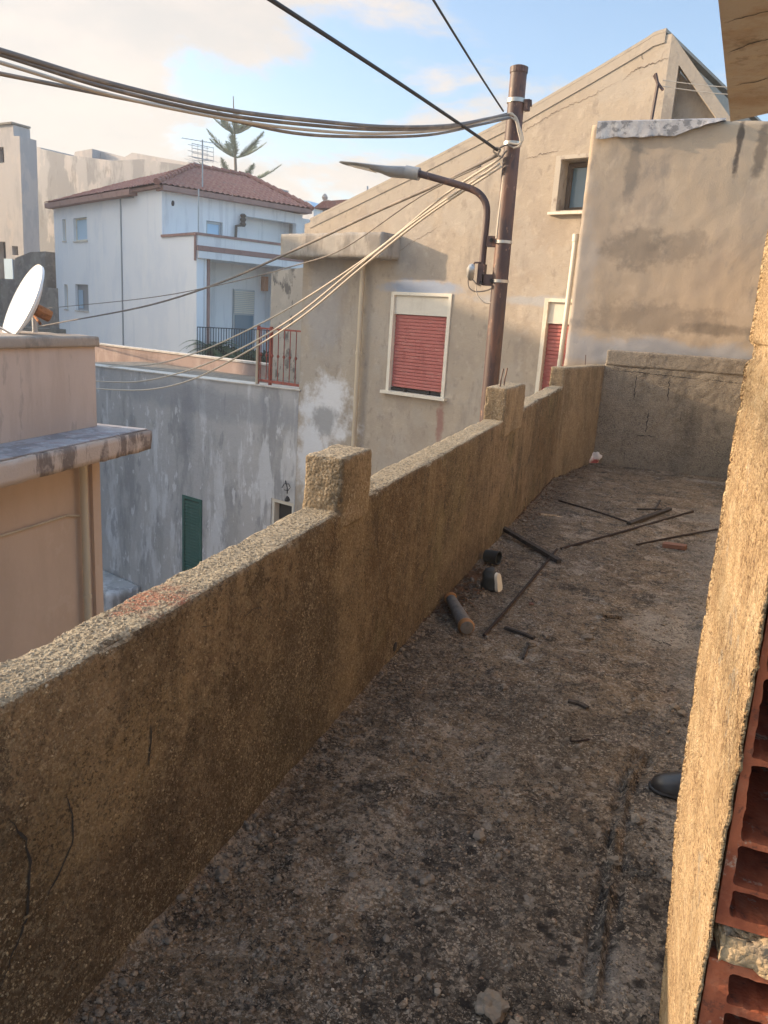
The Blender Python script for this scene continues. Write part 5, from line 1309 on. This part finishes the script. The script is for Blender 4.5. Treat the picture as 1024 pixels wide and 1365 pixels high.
M['orangering'] = mat('orange_ring', (.3, .15, .06), rough=.5, bumps=())
part('sleeve', M['greycloth'], tu, lambda b: b.lathe(g0_+up_, dv, [(.02, 0), (.030, .02), (.033, Ld*.3), (.037, Ld*.6), (.04, Ld*.95), (.034, Ld), (.02, Ld+.004)], 16), smooth=True)
part('ring', M['orangering'], tu, lambda b: b.lathe(g0_+up_, dv, [(.034, -.012), (.038, -.006), (.036, .006), (.03, .008)], 16), smooth=True)
part('ring', M['orangering'], tu, lambda b: b.lathe(g0_+up_, dv, [(.041, Ld*.9), (.044, Ld*.93), (.043, Ld*.97), (.036, Ld*.99)], 16), smooth=True)
# dry leaves and crumbs heaped at the parapet foot
def scatter(n, fn, seed, mk):
    rnd = random.Random(seed); b = MB()
    for _ in range(n):
        x, y = fn(rnd); mk(b, rnd, Vector((x, y, fz(x, y))))
    return b
def leafq(b, rnd, c):
    s_ = rnd.uniform(.008, .022); a_ = rnd.random()*6.3; u_ = Vector((math.cos(a_), math.sin(a_), rnd.uniform(-.1, .5)))*s_; w_ = Vector((-math.sin(a_), math.cos(a_), rnd.uniform(-.3, .3)))*s_*.5
    c = c+Vector((0, 0, s_*.45)); b.add([c-u_, c+w_, c+u_, c-w_], [(0, 1, 2, 3)])
M['deadleaf'] = mat('dead_leaves', (.10, .055, .03), layers=[((.19, .09, .045), 40, 1, .5, .7, .7), ((.04, .03, .025), 25, 1, .5, .7, .7)], bumps=())
def heap(rnd):
    c = rnd.choice([(590, 812, .05), (615, 790, .06), (632, 772, .05), (600, 800, .05), (705, 668, .09), (730, 650, .1), (690, 690, .08), (720, 658, .12), (750, 636, .1), (765, 626, .1), (640, 764, .04)])
    p = onz(c[0], c[1]); return max(-1.045, p.x+rnd.gauss(0, c[2])), p.y+rnd.gauss(0, c[2]*1.8)
lf = scatter(1300, heap, 3, leafq); tag(lf.build('dead_leaves', M['deadleaf']), 'dry brown leaves and crumbs gathered at the parapet foot', 'leaves', kind='stuff')
def twig(b, rnd, c):
    a_ = rnd.random()*6.3; l_ = rnd.uniform(.015, .05); d_ = Vector((math.cos(a_), math.sin(a_), 0)); 
    b.tube([c+Vector((0, 0, .003)), c+d_*l_*.5+Vector((-d_.y*.004, d_.x*.004, .006)), c+d_*l_+Vector((0, 0, .004))], rnd.uniform(.001, .0022), 4)
tw = scatter(150, lambda r: (r.uniform(-1.03, .3), 1.0+5*r.random()**1.3), 8, twig); tag(tw.build('twigs', M['oldwood']), 'short dark twigs strewn over the terrace floor', 'twigs', kind='stuff')
# gravel grit
ICO = [(0, 0, 1), (.894, 0, .447), (.276, .85, .447), (-.724, .526, .447), (-.724, -.526, .447), (.276, -.85, .447), (.724, .526, -.447), (-.276, .85, -.447), (-.894, 0, -.447), (-.276, -.85, -.447), (.724, -.526, -.447), (0, 0, -1)]
ICF = [(0, 1, 2), (0, 2, 3), (0, 3, 4), (0, 4, 5), (0, 5, 1), (1, 6, 2), (2, 7, 3), (3, 8, 4), (4, 9, 5), (5, 10, 1), (6, 7, 2), (7, 8, 3), (8, 9, 4), (9, 10, 5), (10, 6, 1)]
def grit(b, rnd, c, smin=.0016, smax=.006):
    s_ = smin+(smax-smin)*rnd.random()**2.6
    if rnd.random() < .03: s_ *= rnd.uniform(1.5, 2.6)
    a_ = rnd.random()*6.3; ca, sa = math.cos(a_), math.sin(a_); kx, ky, kz = rnd.uniform(.7, 1.4), rnd.uniform(.6, 1.1), rnd.uniform(.45, .9)
    k = len(b.v)
    for (x, y, z) in ICO:
        j_ = rnd.uniform(.8, 1.2); x *= kx*j_; y *= ky*j_
        b.v.append(Vector((c.x+(x*ca-y*sa)*s_, c.y+(x*sa+y*ca)*s_, c.z+(z*kz+.35)*s_)))
    b.f += [(f[0]+k, f[1]+k, f[2]+k) for f in ICF]
def dens(rnd):
    while True:
        y = .95+8.6*rnd.random()**1.75; x = rnd.uniform(-1.04, .8)
        w_ = 1. if x < -.25 else (.45 if x < .1 else .28)
        w_ *= .45+1.2*max(0, mn.noise(Vector((x*2.2, y*1.6, 4)))+.35)
        if rnd.random() < w_: return x, y
M['grit'] = mat('mixed_grit', (.21, .155, .11), bumps=(), speck=(90, (.09, .065, .05, .9), (.46, .385, .29, .9)), layers=[((.33, .14, .1), 60, 1, .66, .72, .5)])
gr = scatter(24000, dens, 12, grit); tag(gr.build('gravel', M['grit']), 'fine loose gravel and grit strewn over the terrace floor', 'gravel', kind='stuff')

def crumbs(rnd):
    if rnd.random() < .6:
        y = 1.1+7.*rnd.random()**1.2; return -1.04+abs(rnd.gauss(0, .09)), y
    return rnd.uniform(-.9, .55), 1.2+5.5*rnd.random()**1.3
rb_ = scatter(1150, crumbs, 19, lambda b, r_, c: grit(b, r_, c, .004, .015)); tag(rb_.build('rubble', M['stone']), 'broken bits of mortar and rubble scattered along the parapet foot', 'rubble', kind='stuff')
# shoe behind the wall end
s0_ = onz(868, 1052); 
shx = thing('black_shoe', 'black leather shoe toe poking out from behind the sunlit wall end', 'shoe', (s0_.x+.1, s0_.y, 0))
M['leather'] = mat('black_leather', (.022, .021, .022), rough=.38, spec=.5, bumps=((70, .15, .002),))
def shoe(b, sole=False):
    toe = Vector((s0_.x-.005, s0_.y, fz(s0_.x, s0_.y))); dv_ = Vector((1, .12, 0)).normalized(); sd2 = Vector((-dv_.y, dv_.x, 0))
    sec = [(0, .012, .022, .0), (.012, .030, .045, .0), (.04, .043, .062, 0), (.08, .049, .072, 0), (.12, .047, .09, 0), (.16, .040, .115, 0), (.2, .036, .125, 0), (.26, .036, .12, 0), (.285, .028, .11, 0), (.292, .01, .1, 0)]
    vs = []; m = 14; n = len(sec)
    for (f, w_, h_, _) in sec:
        for j in range(m):
            q_ = 2*math.pi*j/m; x_ = math.cos(q_)*w_; z_ = math.sin(q_)
            if sole: x_ = math.copysign(abs(math.cos(q_))**.5, math.cos(q_))*(w_+.005); zz = .003+(z_*.5+.5)*.017
            else: zz = .018+max(0, z_)**.75*(h_-.018) if z_ > 0 else .018
            vs.append(toe+dv_*(f-(.004 if sole else 0))+sd2*x_+Vector((0, 0, zz)))
    b.add(vs, [(i*m+j, i*m+(j+1) % m, (i+1)*m+(j+1) % m, (i+1)*m+j) for i in range(n-1) for j in range(m)]+[tuple(range(m)), tuple(range((n-1)*m, n*m))[::-1]])
part('upper', M['leather'], shx, shoe, smooth=True); part('sole', M['black'], shx, lambda b: shoe(b, True), smooth=True)

# ------------------------------------------------------------------ evening haze
hz_ = MB(); hz_.box(Fr((0, 0), 90), -1520, 1520, -1520, 1520, GZ-1.5, 23.)
hm = bpy.data.materials.new('haze_air'); hm.use_nodes = True; hn = hm.node_tree; hn.nodes.clear()
ho_ = hn.nodes.new('ShaderNodeOutputMaterial'); hv = hn.nodes.new('ShaderNodeVolumePrincipled'); hv.inputs['Density'].default_value = .0022; hv.inputs['Color'].default_value = (.9, .9, .92, 1); hv.inputs['Anisotropy'].default_value = .2
hn.links.new(hv.outputs[0], ho_.inputs['Volume'])
tag(hz_.build('haze', hm), kind='stuff')
# ------------------------------------------------------------------ sky, sun, camera
SUN_AZ, SUN_EL = -97., 16.
w = bpy.data.worlds.new('World'); sc.world = w; w.use_nodes = True
t = NT(w.node_tree); bg = w.node_tree.nodes['Background']
sky = t.node('ShaderNodeTexSky', sky_type='NISHITA', sun_disc=False, sun_elevation=R(SUN_EL), sun_rotation=R(SUN_AZ), altitude=100, air_density=1., dust_density=2.2, ozone_density=1.2)
tc = t.node('ShaderNodeTexCoord'); sp = t.node('ShaderNodeSeparateXYZ'); t.set(sp, 0, tc.outputs['Generated'])
zc_ = t.math('ADD', t.math('MAXIMUM', sp.outputs[2], 0.), .22)
cx_ = t.math('DIVIDE', sp.outputs[0], zc_); cy_ = t.math('DIVIDE', sp.outputs[1], zc_)
cv = t.node('ShaderNodeCombineXYZ'); t.set(cv, 0, cx_); t.set(cv, 1, cy_)
n1_ = t.noise(t.scaled(cv.outputs[0], 1, 1, 1, (3.1, 1.7, 0)), 1.5, 8., .58, .25)
# more cloud to the left (x negative), clear to the right
bias = t.math('MULTIPLY', t.math('ADD', sp.outputs[0], .38), -.30)
cf = t.smooth(t.math('ADD', n1_, bias), .47, .57)
shade = t.smooth(t.noise(t.scaled(cv.outputs[0], 1, 1, 1, (7.1, 2.7, 0)), 2.4, 6., .6), .35, .7)
cc_ = t.mix(shade, (3.8, 3.5, 3.15, 1), (4.8, 4.1, 3.5, 1))
hzf = t.smooth(t.math('ADD', sp.outputs[2], t.math('MULTIPLY', sp.outputs[0], .25)), .16, -.08)
sk = t.mix(1., sky.outputs[0], (1.34, 1.44, 1.52, 1), 'MULTIPLY')
skc = t.mix(t.math('MULTIPLY', cf, .88), sk, cc_)
skc = t.mix(t.math('MULTIPLY', hzf, .6), skc, (4.7, 4.3, 3.8, 1))
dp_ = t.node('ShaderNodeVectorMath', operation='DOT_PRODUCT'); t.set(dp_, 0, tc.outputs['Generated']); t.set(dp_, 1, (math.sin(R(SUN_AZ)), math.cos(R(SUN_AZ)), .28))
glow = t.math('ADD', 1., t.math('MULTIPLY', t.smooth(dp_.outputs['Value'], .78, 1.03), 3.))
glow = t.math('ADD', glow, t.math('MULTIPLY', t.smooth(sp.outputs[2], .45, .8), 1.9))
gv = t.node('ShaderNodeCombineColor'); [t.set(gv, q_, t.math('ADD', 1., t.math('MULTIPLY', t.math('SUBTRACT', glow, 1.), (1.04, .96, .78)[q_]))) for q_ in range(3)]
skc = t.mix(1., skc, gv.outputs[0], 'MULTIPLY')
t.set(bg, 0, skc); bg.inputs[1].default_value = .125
ld = bpy.data.lights.new('sun', 'SUN'); ld.energy = 4.6; ld.angle = R(1.2); ld.color = (1., .74, .49)
lo_ = bpy.data.objects.new('sun', ld); COL.objects.link(lo_)
sd3 = Vector((math.sin(R(SUN_AZ))*math.cos(R(SUN_EL)), math.cos(R(SUN_AZ))*math.cos(R(SUN_EL)), math.sin(R(SUN_EL))))
lo_.rotation_euler = sd3.to_track_quat('Z', 'Y').to_euler(); lo_.location = sd3*50

cam = bpy.data.cameras.new('camera'); co = bpy.data.objects.new('camera', cam); COL.objects.link(co); sc.camera = co
cam.sensor_fit = 'HORIZONTAL'; cam.sensor_width = 36; cam.lens = 36*F/1024; cam.clip_start = .02; cam.clip_end = 6000
rt = Vector((XA[0], YA[0], ZA[0])); upc = -Vector((XA[1], YA[1], ZA[1])); bkc = -Vector((XA[2], YA[2], ZA[2]))
mm = Matrix((rt, upc, bkc)).transposed().to_4x4(); mm.translation = EYE
co.matrix_world = mm
vs_ = sc.view_settings; vs_.view_transform = 'Standard'; vs_.look = 'None'; vs_.exposure = .82; vs_.gamma = 1; vs_.use_curve_mapping = False
sc.cycles.max_bounces = 8; sc.cycles.diffuse_bounces = 5; sc.cycles.use_denoising = True
